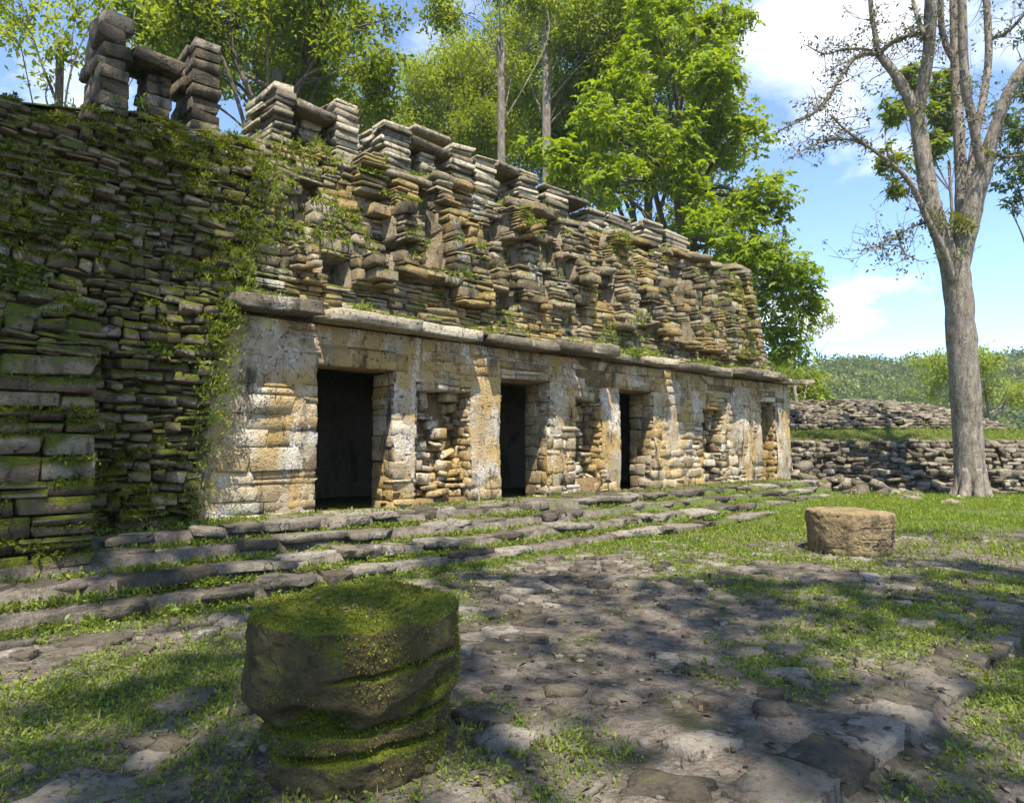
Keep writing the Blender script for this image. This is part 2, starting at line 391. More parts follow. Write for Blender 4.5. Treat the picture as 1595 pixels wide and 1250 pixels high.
# ------------------------------------------------------------------ ground sheet
def ground_z(x, y):
    x = np.asarray(x, float); y = np.asarray(y, float)
    near = sstep(60, 25, np.hypot(x, y))
    z = .035 * fbm2(x * .45, y * .45, 3, 3) * near + .018 * fbm2(x * 2.3, y * 2.3, 5, 3) * near + .012 * fbm2(x * 8, y * 8, 6, 2) * sstep(20, 8, np.hypot(x, y + 5))
    z = z - .09 * sstep(-7.80, -7.92, y + .06 * fbm2(x * 1.2, y * 0, 8, 2)) * sstep(-4, -1.5, x) * sstep(14, 8, x)
    z = z + .30 * sstep(6.5, 13, x) * sstep(-4.6, -1.9, y) * sstep(20, 16, x)
    z = z + .10 * sstep(-3, -6, x) * sstep(-3.6, -2.0, y)
    return z
def axis_grid(dense0, dense1, step, far):
    a = list(np.arange(dense0, dense1, step)); s = step
    lo, hi = [], []; x = dense0
    while x > -far: s *= 1.18; x -= s; lo.append(x)
    s = step; x = a[-1]
    while x < far: s *= 1.18; x += s; hi.append(x)
    return np.array(lo[::-1] + a + hi)
gx = axis_grid(-6, 9.5, .065, 900); gy = axis_grid(-9.6, -1.6, .065, 900)
GX, GY = np.meshgrid(gx, gy, indexing='ij'); GZ = ground_z(GX, GY)
nx_, ny_ = GX.shape; ii = np.arange(nx_ - 1)[:, None] * ny_ + np.arange(ny_ - 1)[None]
GF = np.stack([ii, ii + ny_, ii + ny_ + 1, ii + 1], -1).reshape(-1, 4)
ground = obj('ground', mesh_np('ground', np.stack([GX, GY, GZ], -1).reshape(-1, 3), GF, True), M_SOIL, kind='structure')

# ------------------------------------------------------------------ temple
X_END = 15.15
DOORS = [(0.02, 1.34, 2.80), (3.62, 4.85, 2.86), (7.13, 8.24, 2.90), (13.36, 14.12, 2.88)]
NICHES = [(1.80, 2.88, .74, 2.62), (5.68, 6.44, .95, 2.55), (10.41, 11.33, .72, 2.60)]
ZT = .62                                   # terrace level
temple = thing('temple_ruin', 'long ruined limestone temple with four dark doorways, broken frieze and roof comb', 'ruin')

core = Batch()
def wall_seg(x0, x1, z0, z1, y0=.035, y1=.62): box(core, x0, x1, y0, y1, z0, z1)
edges = [-2.6]
for a, b, t_ in DOORS: edges += [a - .03, b + .03]
edges += [X_END - .03]
for i in range(0, len(edges), 2):
    x0, x1 = edges[i], edges[i + 1]; nic = [n for n in NICHES if n[0] > x0 and n[1] < x1]
    if not nic: wall_seg(x0, x1, .3, 2.78)
    for (a, b, z0, z1) in nic:
        wall_seg(x0, a - .04, .3, 2.78); wall_seg(b + .04, x1, .3, 2.78); wall_seg(a - .04, b + .04, .3, z0); wall_seg(a - .04, b + .04, z1, 2.78); wall_seg(a - .04, b + .04, z0, z1, .47)
box(core, -2.6, X_END - .03, .035, 1.1, 2.83, 3.42)
for i in range(4): box(core, DOORS[i][0] - .3, DOORS[i][1] + .3, .2, .62, 2.805, 2.829)
facade = obj('facade_wall', core.mesh('facade_wall'), M_CORE, temple)
room = Batch()
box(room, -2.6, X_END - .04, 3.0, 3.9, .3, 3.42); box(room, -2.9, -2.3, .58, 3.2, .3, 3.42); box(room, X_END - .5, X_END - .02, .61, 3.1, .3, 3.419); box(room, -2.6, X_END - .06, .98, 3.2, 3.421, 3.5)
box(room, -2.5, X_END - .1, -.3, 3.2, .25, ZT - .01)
obj('inner_chamber', room.mesh('inner_chamber'), M_DARKCORE, temple)  # chamber coloured dark so the doorways look unlit: shade put into the colour

def f_spans(z):
    cuts = [(a, b) for a, b, t_ in DOORS if z < t_] + [(a, b) for a, b, z0, z1 in NICHES if z0 < z < z1]
    cuts.sort(); out = []; x = -2.1
    for a, b in cuts: out.append((x - 0, a)); x = b
    out.append((x, X_END)); return [(a + 2.1, b + 2.1) for a, b in out]
fs = []
N0 = (0, -1, 0); UX = (1, 0, 0)
def left_only(z): return [(a, min(b, 3.45)) for a, b in f_spans(z) if a < 3.44]
def right_only(z): return [(max(a, 3.45), b) for a, b in f_spans(z) if b > 3.46]
bulge = lambda u, z: .03 * math.sin(u * 1.3) + .02 * math.sin(z * 3 + u)
fs += lay((-2.1, 0, .45), UX, N0, 17.25, .45, 2.80, (.15, .34), (.34, .8), bulge, left_only, .3, (-.008, .022), .012, .010, .22, 11)
fs += lay((-2.1, 0, .45), UX, N0, 17.25, .45, 2.84, (.11, .28), (.15, .46), bulge, right_only, .3, (-.012, .03), .03, .012, .33, 12, kind=1)
fs += lay((-2.1, 0, 2.82), UX, N0, 17.25, 2.84, 3.40, (.15, .22), (.25, .65), lambda u, z: bulge(u, z) - .01, lambda z: [(0, 17.25)], .3, (0, .04), .02, .012, .25, 13)
for i, (a, b, t_) in enumerate(DOORS):
    big = i < 1
    fs += lay((b, .62, .5), (0, -1, 0), (-1, 0, 0), .60, .5, t_ - .02, (.16, .30), (.28, .6) if big else (.2, .45), None, None, .22, (-.012, .012), .012, .008, .15, 30 + i)
    fs += lay((a, .02, .5), (0, 1, 0), (1, 0, 0), .60, .5, t_ - .02, (.16, .30), (.25, .5), None, None, .22, (-.012, .012), .012, .008, .15, 40 + i)
for i, (a, b, z0, z1) in enumerate(NICHES):
    w = b - a
    heap = (lambda u, z, z0=z0, w=w, i=i: -.42 + .13 * math.sin(u * 9 + z * 5 + i) + (.38 * max(0, 1 - (z - z0) / 1.0) * min(1, u / w + .35) if i == 0 else .25 * max(0, .55 - (z - z0)) / .55))
    fs += lay((a, 0, z0), UX, N0, w, z0, z1, (.09, .2), (.12, .34), heap, None, .4, (-.06, .12), .14, .02, .2, 50 + i, kind=1)
    fs += lay((b, .5, z0), (0, -1, 0), (-1, 0, 0), .5, z0, z1, (.12, .22), (.16, .3), None, None, .2, (-.03, .03), .03, .012, .2, 60 + i, kind=1)
    fs += lay((a, .02, z0), (0, 1, 0), (1, 0, 0), .5, z0, z1, (.12, .22), (.16, .3), None, None, .2, (-.03, .03), .03, .012, .2, 70 + i, kind=1)
fs += lay((X_END, .02, .4), (0, 1, 0), (1, 0, 0), 3.6, .4, 3.4, (.14, .26), (.2, .5), None, None, .25, (0, .05), .03, .012, .2, 80)
put_stones(fs, M_FACADE, facade, 'wall_stone', 'wall_rubble')
for i, (a, b, t_) in enumerate(DOORS):
    V, F = rock(b - a + .5, .64, .27, 500 + i, 6, .02, .05)
    obj('lintel', mesh_np('lintel', V, F, False), M_FACADE, temple, ((a + b) / 2, .30, t_ + .135))

# worn plaster that fills the joints and covers part of the masonry
px_ = np.arange(-2.1, X_END + .01, .055); pz_ = np.arange(.46, 3.41, .055); PX, PZ = np.meshgrid(px_, pz_, indexing='ij')
bul = .03 * np.sin((PX + 2.1) * 1.3) + .02 * np.sin(PZ * 3 + PX + 2.1)
PY = -bul + .002 - .022 * fbm(np.stack([PX * 1.1, PZ * 1.1, PX * 0], -1), 201, 4, .6) - .008 * fbm(np.stack([PX * 9, PZ * 9, PX * 0], -1), 202, 2)
for a, b, z0, z1, q in [(1.36, 1.78, 1.1, 2.7, .03), (2.92, 3.6, 1.0, 2.7, .034), (4.88, 5.3, .9, 2.8, .03), (6.46, 7.1, .8, 2.75, .036), (8.3, 9.3, 1.6, 2.5, .02), (12.2, 13.3, 1.2, 2.6, .026), (14.2, 15.1, .9, 2.6, .03), (-1.9, 1.6, 2.75, 3.4, .026), (-1.2, 0, 1.3, 2.1, .012)]:
    PY = PY - q * sstep(a - .1, a + .08, PX) * sstep(b + .1, b - .08, PX) * sstep(z0 - .3, z0 + .2, PZ + .2 * fbm(np.stack([PX * 2.5, PZ * 2.5, PX * 0], -1), 205, 3)) * sstep(z1 + .2, z1 - .1, PZ)
ok = np.ones((len(px_) - 1, len(pz_) - 1), bool); cxx = (PX[:-1, :-1] + PX[1:, 1:]) / 2; czz = (PZ[:-1, :-1] + PZ[1:, 1:]) / 2
for a, b, t_ in DOORS: ok &= ~((cxx > a - .05) & (cxx < b + .05) & (czz < t_ + .3))
for a, b, z0, z1 in NICHES: ok &= ~((cxx > a - .05) & (cxx < b + .05) & (czz > z0 - .04) & (czz < z1 + .04))
n2_ = len(pz_); ii = (np.arange(len(px_) - 1)[:, None] * n2_ + np.arange(len(pz_) - 1)[None]); qd = np.stack([ii, ii + n2_, ii + n2_ + 1, ii + 1], -1)[ok]
obj('wall_plaster', mesh_np('wall_plaster', np.stack([PX, PY, PZ], -1).reshape(-1, 3), qd, True), M_PLASTER, temple)

# cornice
rg = random.Random(5); x = -1.42; k = 0
while x < 15.55:
    l = rg.uniform(.75, 1.7); h = rg.uniform(.13, .21); pr = rg.uniform(.36, .58)
    if x + l > 15.6: l = 15.6 - x
    if k in (3, 8): x += .28
    V, F = rock(l - .02, pr + .5, h, 700 + k, 7, .06, .10)
    o = obj('cornice_slab', mesh_np('cornice_slab', V, F, False), M_COMB, temple, (x + l / 2, -(pr - .5) / 2, 3.42 + h / 2 + rg.uniform(-.02, .03)))
    o.rotation_euler = (rg.gauss(.05, .025), rg.gauss(0, .012), rg.gauss(0, .015)); x += l; k += 1

# frieze with its stepped relief
def yb(z): return .04 + .24 * (z - 3.5)
FEAT = []
def feat(x0, y0, x1, y1, dd):
    ym, xm = (y0 + y1) / 2, (x0 + x1) / 2; Y = .35
    FEAT.append((on(x0, ym, 1, Y)[0], on(x1, ym, 1, Y)[0], on(xm, y1, 1, Y)[2], on(xm, y0, 1, Y)[2], dd))
for a in [(605, 285, 640, 432, .30), (641, 285, 690, 425, -.34), (640, 425, 696, 440, .26), (646, 440, 690, 474, -.05), (692, 335, 744, 482, .24), (706, 352, 722, 402, -.10),
          (746, 345, 778, 440, -.22), (496, 402, 540, 446, -.42), (458, 385, 495, 452, .10), (541, 398, 590, 452, .12), (795, 330, 835, 480, .20), (768, 452, 800, 486, -.36),
          (845, 420, 880, 488, .16), (885, 350, 925, 440, .14), (930, 430, 950, 470, -.25), (950, 366, 986, 512, .22), (1000, 390, 1041, 522, .18), (1012, 436, 1024, 452, -.2), (1012, 478, 1024, 494, -.2), (1043, 408, 1074, 530, -.52),
          (1076, 420, 1106, 552, .24), (1088, 450, 1097, 466, -.2), (1112, 430, 1120, 446, -.3), (1112, 470, 1120, 490, -.3), (1126, 425, 1160, 560, .18), (1138, 445, 1146, 458, -.2), (1138, 485, 1146, 500, -.2), (984, 505, 1008, 527, -.35),
          (1050, 535, 1070, 545, .25), (560, 240, 604, 300, .18)]: feat(*a)
_rf = random.Random(404)
for q in range(70):                        # lost and surviving patches of facing
    x = _rf.uniform(-.6, 14.6); z = _rf.uniform(3.8, 6.2); FEAT.append((x, x + _rf.uniform(.18, .55), z, z + _rf.uniform(.15, .7), _rf.choice((-.42, -.32, -.22, -.15, .10, .16, .2))))
def x_end(z): return 14.45 - .36 * (z - 3.5)
def f_spans2(z):
    e = sorted([x for f in FEAT if f[2] < z < f[3] for x in f[:2] if -1.85 < x < x_end(z) - .1] + [-1.9, x_end(z)]); out = []
    for a, b in zip(e[:-1], e[1:]):
        if b - a > .07: out.append((a + 1.9, b + 1.9))
    return out
BARE = FEAT[1], FEAT[6], FEAT[19]
def f_relief(X, z):
    d = 0.
    if any(a < X < b and z0 + .05 < z < z1 - .15 for a, b, z0, z1, q in BARE): return None
    for (a, b, z0, z1, dd) in FEAT:
        if a < X < b and z0 < z < z1: d = dd * 1.25 if dd < 0 else d + dd * 1.5
    return d
def ftop(X): return float(np.interp(X, [-3, -1.2, 0, 1, 2.2, 4, 8, 11, 15.2], [6.0, 6.1, 6.3, 6.42, 6.35, 6.42, 6.45, 6.55, 6.6])) + .10 * math.sin(X * 4.1) * math.sin(X * 1.7 + 1)
ux = np.arange(-1.9, 14.86, .07); uz = np.arange(3.40, 6.8, .07)
def rel_grid(X, Z):
    d = np.zeros_like(X)
    for (a, b, z0, z1, dd) in FEAT:
        m = (X > a) & (X < b) & (Z > z0) & (Z < z1); d = np.where(m, dd * 1.25 if dd < 0 else d + dd, d)
    return d
FX, FZ = np.meshgrid(ux, uz, indexing='ij')
tops = np.array([ftop(v) for v in ux])[:, None]; FZc = np.minimum(FZ, tops); FX = np.minimum(FX, 14.35 - .36 * (FZc - 3.5))
FY = yb(FZc) - rel_grid(FX, FZc) + .10 + .07 * fbm(np.stack([FX * 1.6, FZc * 1.6, FX * 0], -1), 21, 4)
fb = Batch(); n1_, n2_ = FX.shape; ii = np.arange(n1_ - 1)[:, None] * n2_ + np.arange(n2_ - 1)[None]
fb.add(np.stack([FX, FY, FZc], -1).reshape(-1, 3), np.stack([ii, ii + n2_, ii + n2_ + 1, ii + 1], -1).reshape(-1, 4))
box(fb, 13.2, 14.0, .5, 3.88, 3.4, 4.4); box(fb, 12.9, 13.6, .7, 3.89, 3.41, 5.4); box(fb, -.6, 13.1, .86, 3.9, 3.52, 6.28); box(fb, -7.1, -.6, .9, 3.9, 3.52, 5.5) 
frieze = obj('frieze_wall', fb.mesh('frieze_wall'), M_DARKCORE, temple)
frieze.data.materials[0] = M_FRCORE
fz = []
_fo = -1.9
fz += lay((_fo, 0, 3.46), UX, N0, 16.95, 3.62, 6.75, (.06, .21), (.14, .48), lambda u, z: (None if f_relief(u + _fo, z) is None else -yb(z) + f_relief(u + _fo, z) + .06 * math.sin(u * 2.1 + z * 1.3) * math.sin(z * 2.2)), f_spans2, .36, (-.05, .045), .04, .012, .38, 91, ztop=ftop)
fz = [s if random.random() < .55 else (s[0], s[1], 1, s[3], s[4], s[5]) for s in fz]
fz += lay((_fo, 0, 3.46), UX, N0, 17.2, 3.53, 3.72, (.09, .12), (.25, .8), lambda u, z: .20 - (z - 3.5) * 1.0, None, .5, (-.08, .10), .05, .015, .1, 92)
fz += lay((14.45, .2, 3.5), (0, 1, 0), (1, 0, 0), 3.4, 3.55, 6.6, (.09, .18), (.2, .5), lambda u, z: -.36 * (z - 3.5), None, .3, (-.03, .08), .04, .012, .2, 93, ztop=lambda X: 6.6)
fz = [s for s in fz if s[1][0] > (-1.25 + .36 * (s[1][2] - 3.5)) - .2]
put_stones(fz, M_FRIEZE, frieze, 'frieze_stone', 'frieze_rubble')
rg = random.Random(15); x = 1.4; k = 0
while x < 13.1:
    l = rg.uniform(.4, 1.05); h = rg.uniform(.10, .17); z = ftop(x + l / 2)
    if rg.random() < .74:
        V, F = rock(l - .03, rg.uniform(.6, .95), h, 900 + k, 5, .05, .1)
        o = obj('coping_slab', mesh_np('coping_slab', V, F, False), M_FRIEZE, temple, (x + l / 2, yb(z) + .22 - rg.uniform(0, .14), z + h / 2 - .02)); o.rotation_euler = (rg.gauss(.04, .08), rg.gauss(0, .07), rg.gauss(0, .1))
    x += l; k += 1

# wing: collapsed, moss-grown mass at the end of the facade
def wing_y(X, z):
    X = np.asarray(X, float); z = np.asarray(z, float)
    y = -.42 + .05 * (z - .66) + .27 * np.maximum(z - 3.3, 0) + .10 * np.maximum(z - 5, 0) ** 2
    y = y + .16 * fbm2(X * .9, z * .9, 31, 3) + .09 * fbm2(X * 2.4, z * 2.4, 32, 2) + .25 * sstep(-2.5, -1.6, X) * sstep(2.6, 1.2, z)
    pier = -1.15 + .06 * (z - .6)
    w = sstep(-2.95, -3.12, X) * sstep(3.5, 2.45, z)
    return y * (1 - w) + np.minimum(y, pier) * w
def wing_r(z): return float(np.interp(z, [.4, 1.5, 3.0, 3.6, 5, 6.2], [-1.72, -1.62, -1.40, -1.18, -.72, -.35]))
def wtop(X): return float(np.interp(X, [-7, -4, -3, -2.3, -1.2, -.3], [5.55, 5.62, 5.85, 5.98, 6.12, 6.3]))
wx = np.arange(-7.2, -.2, .07); wz = np.arange(.2, 6.4, .07); WX, WZ = np.meshgrid(wx, wz, indexing='ij')
wr = np.array([wing_r(v) for v in wz])[None]; WXc = np.minimum(WX, wr + .0 * WX); wt_ = np.array([wtop(v) for v in wx])[:, None]; WZc = np.minimum(WZ, wt_)
WY = wing_y(WXc, WZc) + .17 + .06 * fbm2(WXc * 4, WZc * 4, 33, 2) + 1.6 * sstep(-.0, .02, WX - wr)
wb_ = Batch(); n1_, n2_ = WX.shape; ii = np.arange(n1_ - 1)[:, None] * n2_ + np.arange(n2_ - 1)[None]
wb_.add(np.stack([WXc, WY, WZc], -1).reshape(-1, 3), np.stack([ii, ii + n2_, ii + n2_ + 1, ii + 1], -1).reshape(-1, 4))
# mossy top of the wing running back over the roof
tx = np.arange(-7.2, -.2, .12); ty = np.arange(-.1, 3.9, .12); TX, TY = np.meshgrid(tx, ty, indexing='ij'); tf = np.array([wtop(v) for v in tx]); yf = wing_y(tx, tf) + .05
TYc = np.maximum(TY, yf[:, None]); TZ = tf[:, None] - .02 + .18 * np.sqrt(np.clip(TYc - yf[:, None], 0, 1)) + .05 * fbm2(TX * 1.5, TYc * 1.5, 35, 3); n2_ = len(ty); ii = np.arange(len(tx) - 1)[:, None] * n2_ + np.arange(n2_ - 1)[None]
wb_.add(np.stack([TX, TYc, TZ], -1).reshape(-1, 3), np.stack([ii, ii + n2_, ii + n2_ + 1, ii + 1], -1).reshape(-1, 4))
wing = obj('side_wing', wb_.mesh('side_wing'), M_DARKCORE, temple)
ws = lay((-7.2, 0, .3), UX, N0, 7.0, .35, 6.25, (.055, .17), (.11, .34), lambda u, z: -float(wing_y(u - 7.2, z)),
         lambda z: [(4.22 if z < 2.55 else 0, 7.2 + wing_r(z))], .34, (-.10, .06), .10, .014, .3, 101, ztop=wtop, course_wave=.02)
ws = [s if random.random() < .12 else (s[0], s[1], 1, s[3], s[4], s[5]) for s in ws]
ws += lay((-7.2, 0, .3), UX, N0, 4.18, .40, 2.60, (.14, .25), (.30, .68), lambda u, z: -float(wing_y(u - 7.2, z)), None, .5, (-.01, .05), .02, .014, .2, 102)
put_stones(ws, M_WING, wing, 'wing_stone', 'wing_rubble')

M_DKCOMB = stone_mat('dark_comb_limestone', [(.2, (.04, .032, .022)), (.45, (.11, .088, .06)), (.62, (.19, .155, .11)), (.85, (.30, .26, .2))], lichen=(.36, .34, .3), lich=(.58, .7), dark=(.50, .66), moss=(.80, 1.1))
# roof comb: stubs of cross walls built from slabs
cb = Batch(); box(cb, -.5, 12.6, 1.0, 2.3, 6.1, 6.34)
comb = obj('roof_comb', cb.mesh('roof_comb'), M_DARKCORE, temple)
rg = random.Random(77)
def comb_slab(c, size, rot=(0, 0, 0), mat=M_COMB):
    o = obj('comb_slab', stone_mesh(rg.choice((0, 0, 1)), rg.randrange(20), mat), None, comb, c); o.scale = size; o.rotation_euler = rot
def comb_pier(x0, x1, ytop, zb=6.15, Y=.95, deep=1.2, courses=(.11, .18), lean=0., shrink=.0, mat=None):
    X0, X1 = on(x0, ytop, 1, Y)[0], on(x1, ytop, 1, Y)[0]; zt = on((x0 + x1) / 2, ytop, 1, Y)[2]
    z = zb; tot = zt - zb; hb = Batch(); box(hb, X0 + .05, X1 - .05, Y + .09, Y + deep * (1 - shrink) - .06, zb - .2, zt - .07); obj('comb_core', hb.mesh('comb_core'), M_DARKCORE, comb)
    while z < zt - .04:
        h = min(rg.uniform(*courses), zt - z); t = (z - zb) / tot; w = (X1 - X0) * (1.1 - .12 * t)
        dp = deep * (1 - shrink * t); n = 3 if dp > .9 else 2; y = Y + rg.uniform(-.05, .05); cuts = sorted([0, 1] + [rg.uniform(.25, .75) for _ in range(n - 1)])
        for a, b in zip(cuts[:-1], cuts[1:]):
            if b - a < .08: continue
            comb_slab(((X0 + X1) / 2 + rg.gauss(0, .02) + lean * t, y + dp * (a + b) / 2, z + h / 2), (w * rg.uniform(.92, 1.1), dp * (b - a) * .98, h - .006), (rg.gauss(0, .02), rg.gauss(0, .025), rg.gauss(0, .045)), mat or M_COMB)
        z += h
def comb_cap(x0, x1, y, Y=.95, h=.16, deep=.7, dz=0, mat=None):
    X0, X1 = on(x0, y, 1, Y)[0], on(x1, y, 1, Y)[0]; z = on((x0 + x1) / 2, y, 1, Y)[2]
    comb_slab(((X0 + X1) / 2, Y + deep / 2, z + dz), (X1 - X0, deep, h), (rg.gauss(0, .04), rg.gauss(.03, .03), rg.gauss(0, .04)), mat or M_COMB)
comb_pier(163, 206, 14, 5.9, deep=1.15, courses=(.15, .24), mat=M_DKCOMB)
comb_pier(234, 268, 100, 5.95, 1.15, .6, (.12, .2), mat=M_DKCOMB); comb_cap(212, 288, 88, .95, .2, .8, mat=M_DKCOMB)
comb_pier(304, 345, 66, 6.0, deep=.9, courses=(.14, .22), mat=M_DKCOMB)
comb_pier(428, 457, 126, 6.1, deep=1.5, courses=(.08, .13), shrink=.3)
comb_cap(462, 524, 172, .9, .17, .8); comb_pier(470, 500, 185, 6.1, 1.2, .5)
comb_pier(524, 558, 158, 6.25, deep=.9, courses=(.08, .14), shrink=.3)
comb_pier(602, 640, 190, 6.3, deep=1.4, courses=(.08, .14), shrink=.35); comb_cap(640, 704, 228, 1.0, .15, .9); comb_cap(646, 704, 207, 1.2, .13, .8); comb_pier(655, 676, 240, 6.2, 1.1, .5)
comb_pier(704, 736, 226, 6.3, deep=1.0, courses=(.09, .14))
comb_pier(742, 774, 246, 6.3, deep=.9, courses=(.09, .14)); comb_cap(776, 822, 262, 1.0, .15, .8); comb_pier(812, 838, 266, 6.3, deep=1.0, courses=(.08, .13))
comb_pier(850, 884, 292, 6.3, deep=1.0, courses=(.09, .14)); comb_cap(886, 918, 312, 1.0, .13, .7)
for a, b, c in [(918, 942, 328), (946, 984, 334), (1004, 1032, 346), (1038, 1070, 364)]: comb_pier(a, b, c, 6.4, deep=.9, courses=(.08, .14), shrink=.3)

# ------------------------------------------------------------------ stairway
stairs = thing('stone_stairway', 'four low mossy stone steps running along the front of the temple', 'steps')
sb_ = Batch(); STEPS = [(-2.05, .165), (-1.62, .33), (-1.20, .49), (-.80, .64)]
stc = Batch()
gxs = np.arange(-7.0, 15.0, .12); gys = np.array([-2.02, -1.98, -1.64, -1.58, -1.22, -1.16, -.82, -.76, -.4, .03])
gzz = np.array([-.15, .115, .13, .285, .295, .445, .455, .60, .61, .61]); SX, SY = np.meshgrid(gxs, gys, indexing='ij')
SZ = gzz[None] + .03 * fbm2(SX * 2, SY * 2, 61, 3); SY = SY + .05 * fbm2(SX * .8, SX * 0, 62, 2) * (SY < -.3); n1_, n2_ = SX.shape; ii = np.arange(n1_ - 1)[:, None] * n2_ + np.arange(n2_ - 1)[None]
stc.add(np.stack([SX, SY, SZ], -1).reshape(-1, 3), np.stack([ii, ii + n2_, ii + n2_ + 1, ii + 1], -1).reshape(-1, 4))
obj('step_fill', stc.mesh('step_fill', True), M_SOIL, stairs)
rg = random.Random(33); k = 0
for si, (y, zt) in enumerate(STEPS):
    x = -6.6 + rg.random(); xe = (10.5, 13.6, 14.0, 14.6)[si]
    while x < xe:
        l = rg.uniform(.28, .95); h = rg.uniform(.07, .13); w = rg.uniform(.30, .44)
        if rg.random() < .84:
            V, F = rock(l - .02, w, h, 1200 + k, 6, .10, .16)
            yy = y + w / 2 + .10 * float(fbm2(x * .5, si * 3., 44, 2)) + rg.uniform(-.07, .08)
            o = obj('step_stone', mesh_np('step_stone', V, F, True), M_STEP, stairs, (x + l / 2, yy, zt - h / 2 + rg.uniform(-.03, .02) + .0 * l)); o.rotation_euler = (rg.gauss(.03, .06), rg.gauss(0, .035), rg.gauss(0, .07))
        x += l * rg.uniform(.98, 1.05); k += 1
# threshold and terrace slabs in front of the doorways
for (x, y, l, w) in [(.7, -.32, 1.3, .6), (1.9, -.38, .9, .55), (-.4, -.36, .8, .5), (3.0, -.36, .9, .5), (4.2, -.3, 1.2, .5), (5.5, -.34, .9, .5), (7.6, -.3, 1.1, .5), (6.5, -.36, .8, .5), (9.2, -.35, 1., .5), (10.8, -.3, 1.1, .5), (12.3, -.34, .9, .5), (13.7, -.32, .9, .5)]:
    V, F = rock(l, w, .12, 1500 + k, 5, .04, .12); k += 1
    o = obj('terrace_slab', mesh_np('terrace_slab', V, F, True), M_STEP, stairs, (x, y, .60)); o.rotation_euler = (rg.gauss(0, .02), rg.gauss(0, .02), rg.gauss(0, .05))

# ------------------------------------------------------------------ round altars
def dir_cam(c): v = CAM[:2] - np.array(c[:2]); return math.atan2(v[1], v[0])
A1 = np.array([-2.83, -5.99]); a0 = dir_cam(A1)
def altar_mossy():
    nt, nzr = 150, 84; ph = np.linspace(-np.pi, np.pi, nt, endpoint=False); v = np.linspace(0, 1, nzr)
    PHI, Vv = np.meshgrid(ph, v, indexing='ij'); z = -.06 + .80 * Vv        # phi: 0 faces the camera, + runs to its right
    prof = np.interp(z, [-.06, .05, .16, .24, .30, .36, .50, .62, .69, .74], [.47, .485, .495, .49, .50, .54, .545, .545, .543, .537])
    c3 = np.stack([np.cos(PHI), np.sin(PHI), z * 2.2], -1)
    r = prof + .018 * fbm(c3 * 1.7, 71, 3) + .014 * fbm(c3 * 6, 72, 4)
    g1 = .53 + .03 * np.sin(PHI * 1.3 + .2) + .012 * vnoise(c3 * 5, 73); r = r - .055 * np.exp(-((z - g1) / .010) ** 2) * sstep(-.35, 0, PHI) * sstep(1.4, .9, PHI)
    g2 = .275 + .03 * np.sin(PHI * 1.1) + .015 * vnoise(c3 * 4, 74); r = r - .10 * np.exp(-((z - g2) / .016) ** 2)
    g3 = .15 + .03 * np.sin(PHI * 2 + 1); r = r - .08 * np.exp(-((z - g3) / .014) ** 2)
    cav = np.exp(-(((PHI + .38) / .38) ** 2 + ((z - .33) / .06) ** 2) ** 2); r = r - .20 * cav
    cav2 = np.exp(-(((PHI - .75) / .35) ** 2 + ((z - .40 - .12 * (PHI - .75)) / .055) ** 2) ** 2); r = r - .09 * cav2
    r = r - .07 * sstep(-.5, -1.5, PHI) * sstep(.34, .24, z)
    r = r * (1 - .04 * sstep(.2, .0, np.abs(PHI + .75) ) * sstep(.45, .6, z))
    V = [np.stack([r * np.cos(PHI + a0), r * np.sin(PHI + a0), z + .012 * fbm(c3 * 3, 75, 2)], -1).reshape(-1, 3)]
    i = np.arange(nt)[:, None] * nzr; i2 = ((np.arange(nt) + 1) % nt)[:, None] * nzr; j = np.arange(nzr - 1)[None]
    F = [np.stack([i + j, i2 + j, i2 + j + 1, i + j + 1], -1).reshape(-1, 4)]
    # top: rings shrinking to the centre with a bumpy surface
    rt = r[:, -1]; prev = np.arange(nt) * nzr + nzr - 1; n = nt * nzr
    for s in (.97, .92, .85, .75, .63, .5, .37, .24, .12, .04):
        rr = rt * s; x = rr * np.cos(ph + a0); y = rr * np.sin(ph + a0)
        zz = .745 + .022 * (1 - s ** 6) * 1 + .025 * fbm2(x * 5, y * 5, 76, 3) + .012 * fbm2(x * 16, y * 16, 77, 2)
        V.append(np.stack([x, y, zz], -1)); cur = n + np.arange(nt); F.append(np.stack([prev, np.roll(prev, -1), np.roll(cur, -1), cur], -1)); prev = cur; n += nt
    V.append(np.array([[0, 0, .765]])); F3 = np.stack([prev, np.roll(prev, -1), np.full(nt, n)], -1)
    return np.concatenate(V), [np.concatenate(F), F3]
altar1 = thing('stone_altar', 'squat round stone altar covered in green moss, cracked into layers', 'altar', (A1[0], A1[1], float(ground_z(*A1))))
AV, AF = altar_mossy(); obj('drum', mesh_np('drum', AV, AF, True), M_ALTAR, altar1)
mb = Batch(); ame = mesh_np('tmp', AV, AF)
ame.calc_loop_triangles(); nv = np.zeros(len(ame.polygons) * 3); ame.polygons.foreach_get('normal', nv); nv = nv.reshape(-1, 3)
ce = np.zeros(len(ame.polygons) * 3); ame.polygons.foreach_get('center', ce); ce = ce.reshape(-1, 3)
ar = np.zeros(len(ame.polygons)); ame.polygons.foreach_get('area', ar); bpy.data.meshes.remove(ame)
mrg = np.random.default_rng(4)
side = np.cos(np.arctan2(ce[:, 1], ce[:, 0]) - a0 - 1.0)
wgt = ar * sstep(.38, .62, .34 + .34 * fbm(ce * 5, 81, 3) + .42 * nv[:, 2] + .16 * side) * (nv[:, 2] > -.3)
pick = mrg.choice(len(ce), 26000, p=wgt / wgt.sum())

